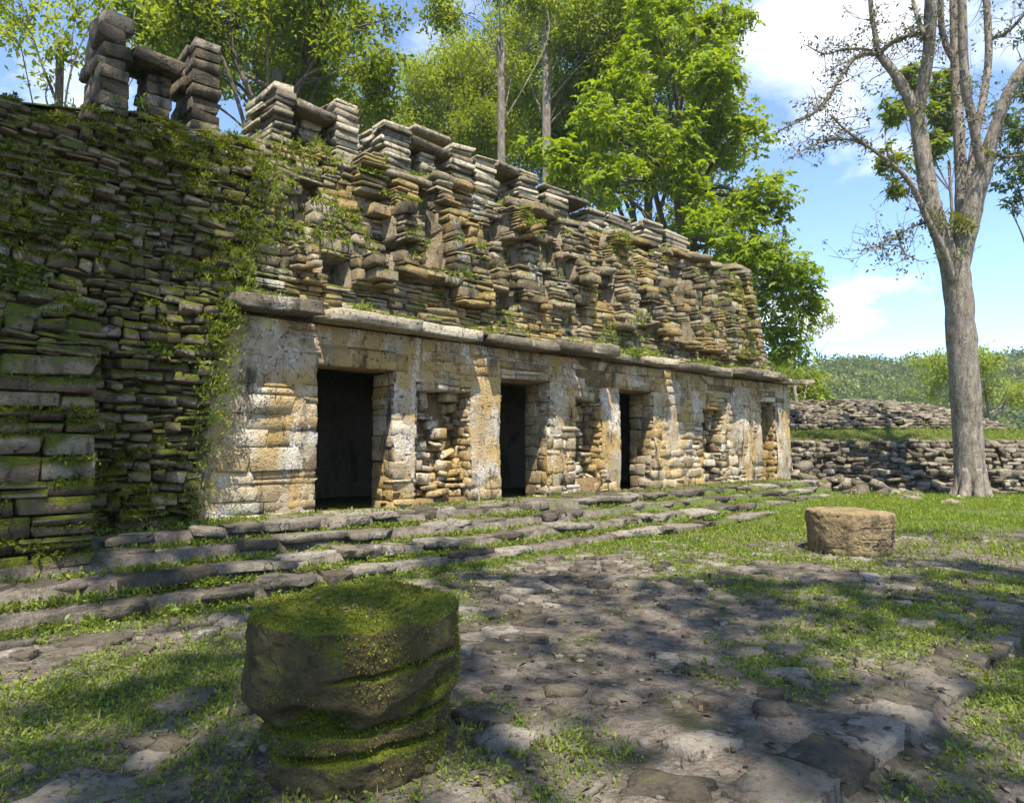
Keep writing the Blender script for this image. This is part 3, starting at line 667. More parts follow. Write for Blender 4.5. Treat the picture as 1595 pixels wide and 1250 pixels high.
A2 = np.array([6.37, -4.97]); b0 = dir_cam(A2)
def altar_carved():
    nt, nzr = 260, 64; ph = np.linspace(-np.pi, np.pi, nt, endpoint=False); v = np.linspace(0, 1, nzr)
    PHI, Vv = np.meshgrid(ph, v, indexing='ij'); z = -.08 + .74 * Vv
    r = np.interp(z, [-.08, .0, .08, .25, .5, .62, .66], [.56, .60, .635, .655, .665, .662, .655])
    c3 = np.stack([np.cos(PHI), np.sin(PHI), z * 2], -1); r = r + .014 * fbm(c3 * 2, 91, 3) + .006 * fbm(c3 * 9, 92, 3)
    # carved blocks: grid of glyph panels with incised strokes
    cell = .17; uu = PHI * .65 / cell; vv = (z - .12) / cell
    cu, cv = np.floor(uu), np.floor(vv); fu, fv = uu - cu, vv - cv; inside = (z > .12) & (z < .62) & (fbm(c3 * 1.3, 95, 2) > -.32)
    edge = np.minimum(np.minimum(fu, 1 - fu), np.minimum(fv, 1 - fv)); carve = np.exp(-(edge / .07) ** 2)
    for q in range(4):
        hx = _hash(cu, cv, np.full(cu.shape, q), 5); hy = _hash(cu, cv, np.full(cu.shape, q), 6); ha = _hash(cu, cv, np.full(cu.shape, q), 7) * np.pi
        dx, dy = fu - (.2 + .6 * hx), fv - (.2 + .6 * hy)
        if q < 2: dist = np.hypot(np.maximum(np.abs(dx * np.cos(ha) + dy * np.sin(ha)) - .22, 0), -dx * np.sin(ha) + dy * np.cos(ha))
        else: dist = np.abs(np.hypot(dx, dy) - .17)
        carve = np.maximum(carve, np.exp(-(dist / .06) ** 2))
    wear = np.clip(.75 + .7 * fbm(c3 * 2.5, 96, 3), .12, 1); r = r - .026 * carve * inside * wear
    V = [np.stack([r * np.cos(PHI + b0), r * np.sin(PHI + b0), z + .010 * fbm(c3 * 4, 97, 2) * (Vv > .9)], -1).reshape(-1, 3)]
    i = np.arange(nt)[:, None] * nzr; i2 = ((np.arange(nt) + 1) % nt)[:, None] * nzr; j = np.arange(nzr - 1)[None]
    F = [np.stack([i + j, i2 + j, i2 + j + 1, i + j + 1], -1).reshape(-1, 4)]; rt = r[:, -1]; prev = np.arange(nt) * nzr + nzr - 1; n = nt * nzr
    for s in (.985, .95, .88, .75, .55, .3, .08):
        x = rt * s * np.cos(ph + b0); y = rt * s * np.sin(ph + b0); zz = .665 + .018 * fbm2(x * 6, y * 6, 98, 3) + .012 * (s < .97)
        V.append(np.stack([x, y, zz], -1)); cur = n + np.arange(nt); F.append(np.stack([prev, np.roll(prev, -1), np.roll(cur, -1), cur], -1)); prev = cur; n += nt
    V.append(np.array([[0, 0, .68]])); return np.concatenate(V), [np.concatenate(F), np.stack([prev, np.roll(prev, -1), np.full(nt, n)], -1)]
V, F = altar_carved()
altar2 = obj('carved_altar', mesh_np('carved_altar', V, F, True), M_CARVED, None, (A2[0], A2[1], float(ground_z(*A2)) - .03), label='tan round stone altar carved with worn glyph blocks, standing on grass', category='altar')
altar2.rotation_euler = (.02, .015, 0); altar2.scale = (.94, .94, .98)

# ------------------------------------------------------------------ flagstones in the ground, edging of the platform
rg = random.Random(91); flags = []
FLAG = []
for k in range(14):
    V, F = rock(1, 1, .2, 2000 + k, 5, .085, .30); me = mesh_np('paving_stone', V, F, True); me.materials.append(M_STEP); FLAG.append(me)
spots = []
for tries in range(6000):
    x, y = rg.uniform(-4.6, 10), rg.uniform(-7.7, -2.35)
    d = float(fbm2(x * .7, y * .7, 55, 3)); s = rg.uniform(.12, .34)
    if math.hypot(x - A1[0], y - A1[1]) < .75 or math.hypot(x - A2[0], y - A2[1]) < .9: continue
    if d < -.05 + .2 * rg.random() and not (.2 < x < 4 and y > -4.6): continue
    if x > 4.5 and rg.random() < .6: continue
    if any(math.hypot(x - a, y - b) < (s + c) * .60 for a, b, c in spots): continue
    spots.append((x, y, s))
    if len(spots) > 275: break
for (x, y, s) in [(-1.95, -7.35, .26), (-1.45, -7.2, .3), (-1.9, -6.55, .2), (-.3, -6.2, .17), (-.9, -6.9, .19), (-3.95, -5.6, .42), (-3.55, -5.15, .28)]: spots.append((x, y, s))
for (x, y, s) in spots:
    o = obj('paving_stone', rg.choice(FLAG), None, ground, (x, y, float(ground_z(x, y)) - s * .06 + rg.uniform(-.008, .016))); o.scale = (s * rg.uniform(1.0, 1.6), s * rg.uniform(.7, 1.1), rg.uniform(.35, .6) * (.6 + s)); o.rotation_euler = (rg.gauss(0, .05), rg.gauss(0, .05), rg.uniform(0, 6.28))
edging = thing('platform_edging', 'row of flat grey edging slabs with a small drop down to greenery', 'kerb')
x = -2.3; k = 0
while x < 9.5:
    l = rg.uniform(.24, .55); w = rg.uniform(.24, .36)
    if rg.random() < .97:
        V, F = rock(l - .03, w, .2, 2300 + k, 6, .05, .14)
        o = obj('edging_slab', mesh_np('edging_slab', V, F, True), M_STEP, edging, (x + l / 2, -7.70 + rg.uniform(-.05, .05), float(ground_z(x + l / 2, -7.45)) - .074 + rg.uniform(-.012, .012))); o.rotation_euler = (rg.gauss(.02, .03), rg.gauss(0, .03), rg.gauss(0, .06))
    x += l; k += 1
# ------------------------------------------------------------------ stone mound beyond the end of the temple
def leaf_mat(name, ramp, transl=.38, rough=.5):
    t = NT(name); a = t.n('ShaderNodeAttribute', attribute_name='rnd').outputs['Fac']; n = t.noise(t.pos(), 1.4, 3)
    v = t.math('ADD', t.math('MULTIPLY', a, .7), t.math('MULTIPLY', n, .3)); c = t.ramp(v, ramp)
    b = t.n('ShaderNodeBsdfPrincipled', {'Base Color': c, 'Roughness': rough, 'Specular IOR Level': .3})
    hs = t.n('ShaderNodeHueSaturation', {'Hue': .485, 'Saturation': 1.1, 'Value': 1.5, 'Color': c}); tr = t.n('ShaderNodeBsdfTranslucent', {'Color': hs.outputs[0]})
    m = t.n('ShaderNodeMixShader', {0: transl, 1: b.outputs[0], 2: tr.outputs[0]}); t.n('ShaderNodeOutputMaterial', {0: m.outputs[0]}); return t.m
def bark_mat(name, tones, moss=(.9, 1.2)):
    t = NT(name); P = t.pos((1, 1, .28)); n2 = t.noise(P, 9, 7, .62); n3 = t.noise(t.pos((1, 1, .4)), 40, 4); n1 = t.noise(t.pos(), 2.2, 5, .6)
    c = t.ramp(t.math('ADD', t.math('MULTIPLY', n2, .55), t.math('MULTIPLY', n3, .45)), tones)
    c = t.mix(t.math('MULTIPLY', t.step(n1, .56, .70), .65), c, (.055, .042, .03))
    c = t.mix(t.math('MULTIPLY', t.step(t.noise(t.pos(), 3.3, 6, .6), moss[0] - .34, moss[1] - .5), .6), c, (.11, .12, .03))
    return t.out(c, .9, t.bump(t.math('ADD', n2, t.math('MULTIPLY', n3, .5)), .9, .05), .15)
L_BRIGHT = leaf_mat('leaf_bright', [(.1, (.10, .16, .016)), (.45, (.16, .235, .022)), (.75, (.22, .29, .035)), (.95, (.29, .34, .06))], .5)
L_MID = leaf_mat('leaf_mid', [(.1, (.08, .12, .014)), (.5, (.135, .185, .020)), (.9, (.21, .25, .032))], .5)
L_DARK = leaf_mat('leaf_dark', [(.1, (.03, .065, .012)), (.5, (.06, .11, .018)), (.9, (.11, .16, .026))], .4)
L_YELLOW = leaf_mat('leaf_yellowgreen', [(.1, (.13, .185, .022)), (.5, (.20, .255, .032)), (.9, (.29, .325, .06))], .5)
L_DRY = leaf_mat('leaf_dry', [(.1, (.05, .042, .025)), (.5, (.085, .09, .04)), (.9, (.13, .16, .04))], .3)
L_HILL = leaf_mat('leaf_hill_haze_tint', [(.1, (.05, .08, .02)), (.5, (.10, .14, .03)), (.9, (.18, .21, .05))], .35)  # greens lightened so the leaf colour carries part of the distance haze
L_GROUND = leaf_mat('leaf_groundcover', [(.1, (.075, .115, .018)), (.5, (.15, .205, .028)), (.9, (.26, .30, .055))], .4)
L_MOSS = leaf_mat('leaf_moss', [(.1, (.045, .06, .007)), (.5, (.11, .14, .013)), (.9, (.20, .225, .024))], .3)
BARK_PALE = bark_mat('bark_pale', [(.34, (.07, .058, .045)), (.5, (.20, .17, .135)), (.66, (.36, .32, .265))], (.93, 1.2))
BARK_DARK = bark_mat('bark_dark', [(.3, (.035, .028, .022)), (.5, (.10, .082, .062)), (.7, (.19, .16, .12))], (.88, 1.1))

MR = np.array([_r[0], _r[1]]); MF = np.array([_fh[0], _fh[1]])
MC = CAM[:2] + MF * 34.0 + MR * 17.0
mound = thing('stone_mound', 'low terraced mound of grey rubble stone rows beyond the end of the temple', 'mound')
def mound_r(z, th):                        # half widths of the stepped hump at a height, th around the centre (0 = camera right, -pi/2 = towards the camera)
    a = np.interp(z, [0, 1.85, 2.3, 2.9, 3.4, 3.72], [11.5, 9.2, 7.0, 5.6, 4.3, 2.4]); b = np.interp(z, [0, 1.85, 2.3, 2.9, 3.4, 3.72], [10.2, 8.4, 6.5, 5.2, 4.0, 2.0])
    r = 1 / np.sqrt((np.cos(th) / a) ** 2 + (np.sin(th) / b) ** 2); k = z * .0
    return r * (1 + .05 * np.sin(3 * th + 1) + .03 * np.sin(7 * th))
def mound_pt(z, th, dr=0):
    r = mound_r(z, th) + dr; off = np.interp(z, [0, 2, 3.7], [0, -.6, -1.6])
    p = MC[None] + (r * np.cos(th) + off)[:, None] * MR[None] + (r * np.sin(th))[:, None] * MF[None]; return np.concatenate([p, np.full((len(p), 1), z)], 1)
lv = [-.1, .3, .31, .6, .61, .95, .96, 1.3, 1.31, 1.6, 1.62, 1.84, 1.86, 1.95, 2.05, 2.15, 2.25, 2.31, 2.35, 2.4, 2.7, 2.75, 3.0, 3.05, 3.3, 3.4, 3.55, 3.66]
th_ = np.linspace(-np.pi, np.pi, 180, endpoint=False); mbv = np.stack([mound_pt(z, th_, -.12) for z in lv]); nl = len(lv)
mbv[..., 2] += .05 * fbm(mbv * 1.2, 301, 3); mbat = Batch(); i = np.arange(nl - 1)[:, None] * 180; j = np.arange(180)[None]; j2 = (j + 1) % 180
mbat.add(mbv.reshape(-1, 3), [np.stack([i + j, i + j2, i + 180 + j2, i + 180 + j], -1).reshape(-1, 4), np.array([np.arange(180) + 180 * (nl - 1)])])
M_MCORE = stone_mat('mound_fill', [(.2, (.07, .06, .035)), (.45, (.15, .13, .075)), (.65, (.22, .20, .12)), (.85, (.3, .28, .2))], lich=(.66, .8), dark=(.55, .7), moss=(.95, 1.3), mossn=.6)
obj('mound_fill', mbat.mesh('mound_fill', True), M_MCORE, mound)
ms = []; rg = random.Random(8); z = 0.
while z < 3.66:
    h = rg.uniform(.10, .19) if z < 1.8 else rg.uniform(.08, .14)
    th = -np.pi
    while th < .55:
        l = rg.uniform(.14, .46) if z < 1.8 else rg.uniform(.12, .36); r = float(mound_r(z, np.array([th]))[0]); dth = l / r
        if not (1.8 < z < 2.24) and rg.random() < .88:
            p = mound_pt(z, np.array([th + dth / 2]), rg.uniform(-.25, .22) if z < 1.8 else rg.uniform(-.1, .12))[0]; d2 = MR * math.cos(th) + MF * math.sin(th); N = np.array([d2[0], d2[1], 0]); U = np.array([-d2[1], d2[0], 0])
            R = frame3(U, N) @ rot3(rg.gauss(0, .2), rg.gauss(0, .16), rg.gauss(0, .3)); hh = h * rg.uniform(.7, 1.25)
            ms.append((R * np.array([l * .95, rg.uniform(.25, .45), hh]), p + np.array([0, 0, h / 2]), 1, rg.randrange(20), rg.random(), (l, hh) if th < 0 else (.01, .01)))
        th += dth
    z += h
put_stones(ms, M_MOUND, mound, 'mound_stone', 'mound_rubble')

# ------------------------------------------------------------------ wooded hill
hill_c = CAM[:2] + MF * 260 + MR * 120
def hill_z(f, r):                           # forward / right distances from the camera
    f = np.asarray(f, float); r = np.asarray(r, float)
    return (36 * sstep(95, 235, f) - 10) * (1 + .16 * fbm2(f * .012, r * .012, 401, 3)) + 5 * fbm2(f * .03, r * .03, 402, 2) * sstep(95, 200, f)
hf = np.arange(70, 420, 7.); hr = np.arange(-260, 420, 7.); HF, HR = np.meshgrid(hf, hr, indexing='ij'); HZ = hill_z(HF, HR)
HP = CAM[:2] + HF[..., None] * MF + HR[..., None] * MR; n2_ = len(hr); ii = np.arange(len(hf) - 1)[:, None] * n2_ + np.arange(n2_ - 1)[None]
M_HILL = NT('hill_ground'); M_HILL = M_HILL.out(M_HILL.ramp(M_HILL.noise(M_HILL.pos(), .3, 5), [(.3, (.02, .035, .01)), (.7, (.05, .075, .02))]), .95)
obj('hill', mesh_np('hill', np.concatenate([HP, HZ[..., None]], -1).reshape(-1, 3), np.stack([ii, ii + 1, ii + n2_ + 1, ii + n2_], -1).reshape(-1, 4), True), M_HILL, kind='structure')
hrg = np.random.default_rng(19); B_, D_, S_, C_ = [], [], [], []
for k in range(1050):
    f = hrg.uniform(85, 262); r = f * hrg.uniform(.42, .82); R = hrg.uniform(2.2, 6.5); n = int(85 * (R / 4) ** 2 * (1.3 if f < 150 else 1))
    c = np.array([*(CAM[:2] + f * MF + r * MR), float(hill_z(f, r)) + R * .9]); u = norm(hrg.normal(size=(n, 3))); u[:, 2] = np.abs(u[:, 2]) * 1.0 - .25
    rad = R * hrg.uniform(.75, 1.05, n)[:, None] * (1 + .3 * vnoise(u * 2.2 + k, 5)[:, None]); B_.append(c + u * rad * [1, 1, .8]); D_.append(norm(u + hrg.normal(size=(n, 3)) * .8)); S_.append(hrg.uniform(.55, 1.15, n)); C_.append(np.clip(hrg.normal(hrg.uniform(.0, 1.0), .14, n), 0, 1))
B_, D_, S_, C_ = map(np.concatenate, (B_, D_, S_, C_))
obj('hill_forest', leaf_mesh('hill_forest', B_, D_, S_ * .95, S_ * .75, hrg, C_), L_HILL, kind='stuff', label='far wooded hillside under a hazy sky', category='forest')

# ------------------------------------------------------------------ trees
def crown_points(blobs, clump, rg, gap=-.12, gfreq=.55, seed=0):
    """clump centres spread through the blobs, thinned by noise so that gaps remain; returns centre, outward direction, blob index"""
    P, O, I = [], [], []
    for i, (c, rad) in enumerate(blobs):
        c = np.asarray(c); rad = np.asarray(rad); n = max(3, int(9.0 * np.prod(rad) ** (2 / 3) / clump ** 2))
        u = norm(rg.normal(size=(n, 3))); q = rg.uniform(.12, 1, n) ** .55; p = c + u * rad * q[:, None] * (1 + .22 * vnoise(u * 2 + i * 3.3, seed)[:, None])
        k = fbm(p * gfreq, seed + 3, 2) > gap; P.append(p[k]); O.append(u[k]); I.append(np.full(k.sum(), i))
    return np.concatenate(P), np.concatenate(O), np.concatenate(I)
def make_tree(name, label, base, fork, r0, blobs, leaf, leafmat, bark, seed, clump=.7, per=26, length=.22, width=.1, droop=.25, rosette=False, gap=-.12, limb_from=.45, spread=.55, group=None, wood=None, twigs=True, bend=.3, lr=.42):
    rg = np.random.default_rng(seed); base = np.asarray(base, float); fork = np.asarray(fork, float)
    t = thing(name, label, 'tree', tuple(base))
    if group: t['group'] = group
    wb2 = Batch(); off = -base
    mid = (base + fork) / 2 + rg.normal(size=3) * [bend, bend, 0]; tr = curve([base - [0, 0, .3], mid, fork], 10); n = len(tr)
    tube(wb2, tr + off, r0 * (1.0 - .45 * np.linspace(0, 1, n)) * (1 + .5 * np.exp(-np.linspace(0, 1, n) * 14)), 12, 0, seed, .12)
    P, O, I = crown_points(blobs, clump, rg, gap, .55, seed)
    for i, (c, rad) in enumerate(blobs):
        c = np.asarray(c); s = tr[int(rg.uniform(limb_from, 1) * (n - 1))]; dist = np.linalg.norm(c - s); m = (s + c) / 2 + np.array([0, 0, .10 * dist]) + rg.normal(size=3) * .07 * dist
        lb = curve([s, m, c], 7); rr = r0 * lr * min(1, .35 + np.max(rad) / 5); tube(wb2, lb + off, np.linspace(rr, rr * .3, len(lb)), 7)
        if twigs:
            for p in P[I == i][:: 6]:
                q = lb[rg.integers(len(lb) // 2, len(lb))]; mm = (p + q) / 2 + rg.normal(size=3) * .15; tube(wb2, curve([q, mm, p], 3) + off, np.linspace(rr * .22, .012, 7), 4)
    if wood: wood(wb2, off)
    obj('trunk', wb2.mesh('trunk', True), bark, t)
    k = len(P); per_ = np.maximum(1, rg.poisson(per * 1.25, k)); idx = np.repeat(np.arange(k), per_); N = len(idx)
    tone = np.clip(rg.normal(.5, .2, k), 0, 1)[idx]
    if rosette:                            # leaves in whorls at twig ends
        nr = max(1, per // 6); ridx = np.repeat(np.arange(k), nr); rc = P[ridx] + norm(rg.normal(size=(len(ridx), 3))) * rg.uniform(.2, 1, (len(ridx), 1)) * clump * spread * 1.25
        up = norm(O[ridx] * .5 + np.array([0, 0, .8]) + rg.normal(size=(len(ridx), 3)) * .35); a = norm(np.cross(up, rg.normal(size=(len(ridx), 3)))); b = np.cross(up, a)
        th = np.linspace(0, 2 * np.pi, 7)[:-1]; dirs = (a[:, None] * np.cos(th)[None, :, None] + b[:, None] * np.sin(th)[None, :, None]) + up[:, None] * rg.normal(-.1, .25, (len(ridx), 6, 1)) - np.array([0, 0, droop])
        base_ = np.repeat(rc, 6, 0); D = dirs.reshape(-1, 3); tone = np.clip(np.repeat(np.clip(rg.normal(.5, .2, len(ridx)), 0, 1), 6) + rg.normal(0, .1, len(base_)), 0, 1); N = len(base_)
    else:
        base_ = P[idx] + rg.normal(size=(N, 3)) * clump * spread * .6; D = O[idx] * .4 + rg.normal(size=(N, 3)) * .75 - np.array([0, 0, droop]); tone = np.clip(tone + rg.normal(0, .12, N), 0, 1)
    ln = length * rg.uniform(.65, 1.25, N); obj('crown', leaf_mesh('crown', base_ + off, D, ln, ln * width / length, rg, tone), leafmat, t)
    return t
def blob(x, y, depth, rx, ry=None, rd=None):
    s = depth / FPX; ry = ry or rx; rd = rd or (rx + ry) / 2 * .8
    return (at(x, y, depth), (rx * s, (rd) * s, ry * s))
def foot(x, depth): p = at(x, 695, depth); return np.array([p[0], p[1], 0.])
def at_h(x, y, depth): return at(x, y, depth)

# tall tree behind the roof comb
make_tree('broadleaf_tree', 'tall dark green tree with forked grey limbs rising behind the roof comb piers', foot(425, 25), at_h(432, 110, 25), .34,
          [blob(300, 30, 25, 75, 60), blob(360, -40, 25, 110, 60), blob(520, -20, 25, 90, 60), blob(560, 85, 25, 62, 55), blob(575, 165, 26, 52, 42), blob(500, 110, 27, 60, 60), blob(330, 110, 27, 55, 45), blob(400, 60, 28, 70, 60), blob(250, 60, 26, 45, 40), blob(600, 30, 26, 30, 40), blob(450, 150, 28, 60, 40), blob(420, 10, 24, 60, 40), blob(230, 10, 25, 60, 40), blob(380, 160, 29, 50, 30), blob(470, 40, 27, 60, 50)],
          None, L_MID, BARK_DARK, 1, clump=.60, per=52, length=.24, width=.11, gap=-.24, spread=.85)
# thin yellow-green foliage in the corner over the wing
make_tree('slender_tree', 'slender tree with airy yellow green leaves above the mossy wing', foot(60, 19), at_h(95, 60, 19), .16,
          [blob(40, 10, 19, 80, 40), blob(150, 20, 19, 60, 45), blob(95, 85, 19, 50, 28), blob(210, 15, 20, 50, 40), blob(235, 70, 20, 45, 40), blob(30, 60, 18, 40, 20), blob(75, 130, 19, 36, 12)],
          None, L_YELLOW, BARK_DARK, 2, clump=.5, per=24, length=.2, width=.085, gap=-.06)
make_tree('forest_tree', 'dark leafy forest tree filling the gaps behind the tall tree over the roof comb', foot(480, 40), at_h(470, 150, 40), .4,
          [blob(300, 80, 40, 60, 60), blob(380, 100, 40, 70, 70), blob(470, 110, 40, 70, 70), blob(540, 140, 40, 60, 60), blob(440, 20, 41, 80, 50), blob(330, 20, 41, 60, 40), blob(540, 50, 41, 60, 60), blob(580, 190, 40, 50, 40), blob(255, 110, 40, 40, 40), blob(640, 240, 41, 40, 30)],
          None, L_MID, BARK_DARK, 31, clump=.9, per=40, length=.38, width=.16, gap=-.22)
# feathery pale tree
make_tree('feathery_tree', 'pale feathery light green tree seen between two taller trunks behind the roof', foot(700, 42), at_h(700, 200, 42), .3,
          [blob(690, 130, 42, 60, 50), blob(660, 210, 42, 50, 45), blob(745, 215, 43, 60, 45), blob(720, 110, 43, 60, 40), blob(800, 170, 44, 55, 70), blob(650, 170, 42, 40, 40), blob(770, 110, 43, 50, 40)],
          None, L_YELLOW, BARK_DARK, 3, clump=.75, per=56, length=.26, width=.095, gap=-.4, spread=.8)
make_tree('tall_trunk_tree', 'tall tree with a straight pale bare trunk behind the broken roof', foot(785, 30), at_h(780, 60, 30), .27,
          [blob(750, 20, 30, 70, 45), blob(820, 10, 30, 55, 50), blob(720, 60, 30, 45, 40), blob(790, 85, 31, 45, 35), blob(690, 10, 30, 45, 35), blob(775, -60, 30, 90, 50), blob(740, 55, 30, 40, 30), blob(800, 50, 30, 50, 40), blob(840, -20, 31, 60, 40)],
          None, L_YELLOW, BARK_PALE, 4, clump=.60, per=52, length=.23, width=.09, gap=-.24, spread=.85, limb_from=.8, bend=.05, lr=.2)
make_tree('vine_hung_tree', 'tall tree with brown trunk wrapped in dark hanging foliage', foot(852, 36), at_h(850, 20, 36), .34,
          [blob(905, 40, 36, 60, 70), blob(880, 120, 37, 40, 60), blob(930, 120, 37, 45, 70), blob(960, 10, 36, 70, 50), blob(860, -50, 36, 80, 50), blob(820, 130, 38, 30, 40), blob(1000, 80, 37, 50, 50), blob(760, 210, 40, 60, 50), blob(860, 230, 40, 60, 50)],
          None, L_MID, BARK_PALE, 5, clump=.65, per=52, length=.26, width=.105, gap=-.26, spread=.8, limb_from=.75, bend=.1, lr=.2)
make_tree('leafy_tree', 'light green leafy tree closing the gap left of the straight pale trunk', foot(665, 50), at_h(660, 220, 50), .3,
          [blob(640, 190, 50, 45, 40), blob(690, 150, 50, 50, 45), blob(720, 90, 50, 50, 40), blob(650, 120, 51, 30, 24), blob(760, 170, 50, 60, 60), blob(840, 150, 50, 60, 70), blob(900, 220, 50, 60, 60), blob(800, 60, 50, 60, 50), blob(735, 235, 50, 70, 30), blob(600, 215, 50, 30, 24)],
          None, L_YELLOW, BARK_DARK, 32, clump=.85, per=52, length=.32, width=.12, gap=-.35, spread=.8)
# the big bright tree over the end of the temple
make_tree('large_leaved_tree', 'large bright green tree with hand shaped leaf whorls over the temple end', foot(1090, 29), at_h(1070, 260, 29), .5,
          [blob(1090, 40, 28, 85, 60), blob(1010, 110, 27, 75, 60), blob(1110, 130, 27, 62, 60), blob(940, 200, 26, 70, 55), blob(1040, 220, 27, 85, 60), blob(1140, 220, 28, 60, 55), blob(870, 250, 25, 50, 38), blob(960, 290, 25.5, 75, 42), blob(1080, 310, 26, 80, 55), blob(1175, 310, 27, 55, 50), blob(1215, 325, 27, 36, 22), blob(1150, 400, 27, 80, 45), blob(1240, 420, 27.5, 52, 40), blob(1262, 470, 28, 32, 30), blob(1200, 480, 28, 62, 45), blob(1220, 540, 28, 50, 40), blob(1000, 330, 26, 60, 32), blob(1130, 0, 28, 55, 40), blob(1020, 30, 28, 60, 50), blob(1210, 275, 27, 26, 22)],
          None, L_BRIGHT, BARK_DARK, 6, clump=.60, per=54, length=.27, width=.115, rosette=True, gap=-.30, spread=.8, droop=.3, limb_from=.5)
make_tree('backing_tree', 'mid green tree with small leaves filling the gaps behind the large bright tree', foot(1010, 38), at_h(1010, 300, 38), .4,
          [blob(1000, 250, 38, 90, 80), blob(1100, 200, 38, 80, 90), blob(900, 280, 38, 60, 60), blob(1100, 340, 38, 90, 70), blob(1180, 420, 38, 70, 60), blob(1060, 90, 38, 80, 80), blob(830, 240, 38, 50, 50), blob(960, 150, 38, 60, 60), blob(890, 180, 39, 60, 60), blob(1010, 20, 39, 80, 70), blob(920, 60, 40, 60, 60), blob(1120, 60, 39, 60, 60), blob(840, 60, 41, 50, 60)],
          None, L_MID, BARK_DARK, 7, clump=.85, per=54, length=.30, width=.12, gap=-.4, spread=.8)
make_tree('grey_green_tree', 'small grey green tree with fine airy twigs near the cornice end', foot(1240, 40), at_h(1235, 580, 40), .16,
          [blob(1250, 520, 40, 48, 26), blob(1285, 500, 40, 22, 14), blob(1230, 560, 40, 46, 28), blob(1268, 548, 40, 28, 20), blob(1295, 525, 40, 16, 10)],
          None, L_MID, BARK_PALE, 8, clump=.45, per=22, length=.17, width=.07, gap=-.05)
make_tree('bushy_tree', 'low bright green bushy tree between the cornice end and stone mound', foot(1258, 44), at_h(1258, 660, 44), .2,
          [blob(1262, 600, 44, 30, 28), blob(1240, 610, 44, 30, 30), blob(1275, 620, 45, 18, 24), blob(1225, 585, 46, 30, 28)],
          None, L_YELLOW, BARK_DARK, 9, clump=.5, per=34, length=.26, width=.12, gap=-.5)
make_tree('spreading_tree', 'spreading light green tree on the slope behind the pale forked tree trunk', foot(1540, 52), at_h(1540, 640, 52), .3,
          [blob(1470, 570, 52, 50, 24), blob(1530, 560, 52, 60, 28), blob(1590, 565, 52, 50, 30), blob(1450, 605, 52, 34, 18), blob(1570, 610, 52, 50, 24), blob(1500, 620, 53, 40, 18), blob(1650, 600, 52, 60, 40), blob(1435, 560, 52, 26, 14)],
          None, L_YELLOW, BARK_PALE, 10, clump=.75, per=30, length=.3, width=.13, gap=-.1, limb_from=.7)
make_tree('glossy_leaved_tree', 'green leaved tree showing through the bare branches of the pale forked tree', foot(1507, 34), at_h(1478, 250, 34), .12,
          [blob(1400, 170, 33, 36, 26), blob(1420, 125, 33, 30, 26), blob(1390, 250, 33, 36, 22), blob(1460, 230, 34, 34, 30), blob(1465, 170, 34, 30, 36), blob(1395, 290, 33, 20, 12), blob(1480, 130, 34, 34, 26)],
          None, L_MID, BARK_PALE, 11, clump=.55, per=30, length=.38, width=.15, rosette=True, gap=-.4, droop=.5, twigs=True, bend=.0, limb_from=.93)
make_tree('dark_leaved_tree', 'dark green tree at the frame edge behind the pale forked tree', foot(1625, 36), at_h(1625, 250, 36), .3,
          [blob(1585, 200, 36, 36, 36), blob(1580, 270, 36, 36, 40), blob(1600, 130, 36, 40, 40), blob(1570, 320, 36, 22, 18), blob(1650, 220, 36, 60, 90), blob(1560, 180, 35, 24, 24), blob(1600, 40, 36, 40, 30)],
          None, L_DARK, BARK_DARK, 12, clump=.6, per=22, length=.34, width=.13, rosette=True, gap=-.1, droop=.45)  # leaf greens darker than on the neighbouring trees

# the pale forked tree at the right, limb by limb
D0 = 22.0
def limb(b, off, pts, w0, w1, dd0=0., dd1=0., sides=9, seed=0, rough=.1):
    n = len(pts); P = np.array([at(x, y, D0 + dd0 + (dd1 - dd0) * i / (n - 1)) for i, (x, y) in enumerate(pts)]); C = curve(P, 6); s = D0 / FPX / 2
    tube(b, C + off, np.linspace(w0, w1, len(C)) * s * (.9 if w0 < 40 else 1.), sides, 0, seed, rough); return C
ft = thing('forked_tree', 'tall pale barked forked tree with bare mossy branches standing on the lawn', 'tree', tuple(foot(1510, D0)))
off = -foot(1510, D0); tb = Batch(); tips = []
limb(tb, off, [(1511, 800), (1511, 772), (1510, 760), (1508, 690), (1503, 600), (1496, 500), (1491, 440), (1484, 395)], 46, 39, 0, 0, 18, 3, .10)
L1 = limb(tb, off, [(1482, 420), (1470, 375), (1455, 335), (1444, 285), (1434, 220), (1428, 172)], 34, 24, 0, .3, 12, 4)
L2 = limb(tb, off, [(1490, 420), (1504, 365), (1518, 310), (1531, 265), (1540, 235)], 38, 26, 0, -.4, 12, 5)
L3 = limb(tb, off, [(1494, 385), (1497, 330), (1497, 280), (1493, 200), (1490, 130), (1488, 60), (1486, -20)], 22, 16, .3, 1.0, 10, 6)
tips.append(limb(tb, off, [(1428, 180), (1412, 145), (1396, 118), (1380, 98), (1368, 84)], 22, 12, .3, .6))
tips.append(limb(tb, off, [(1429, 185), (1438, 130), (1446, 80), (1449, 30), (1450, -20)], 22, 18, .3, -.5))
tips.append(limb(tb, off, [(1368, 86), (1364, 60), (1358, 25), (1355, -10)], 10, 8, .6, .5))
tips.append(limb(tb, off, [(1368, 84), (1348, 84), (1330, 92), (1316, 110), (1304, 128), (1290, 152), (1278, 168), (1250, 186), (1212, 204)], 9, 3, .6, .2))
tips.append(limb(tb, off, [(1366, 82), (1340, 76), (1310, 78), (1284, 84), (1255, 70)], 6, 2, .6, 1.2))
tips.append(limb(tb, off, [(1372, 80), (1390, 66), (1412, 56), (1434, 53), (1446, 60)], 9, 7, .6, -.3))
tips.append(limb(tb, off, [(1440, 55), (1428, 25), (1420, -10)], 8, 6, -.3, .3))
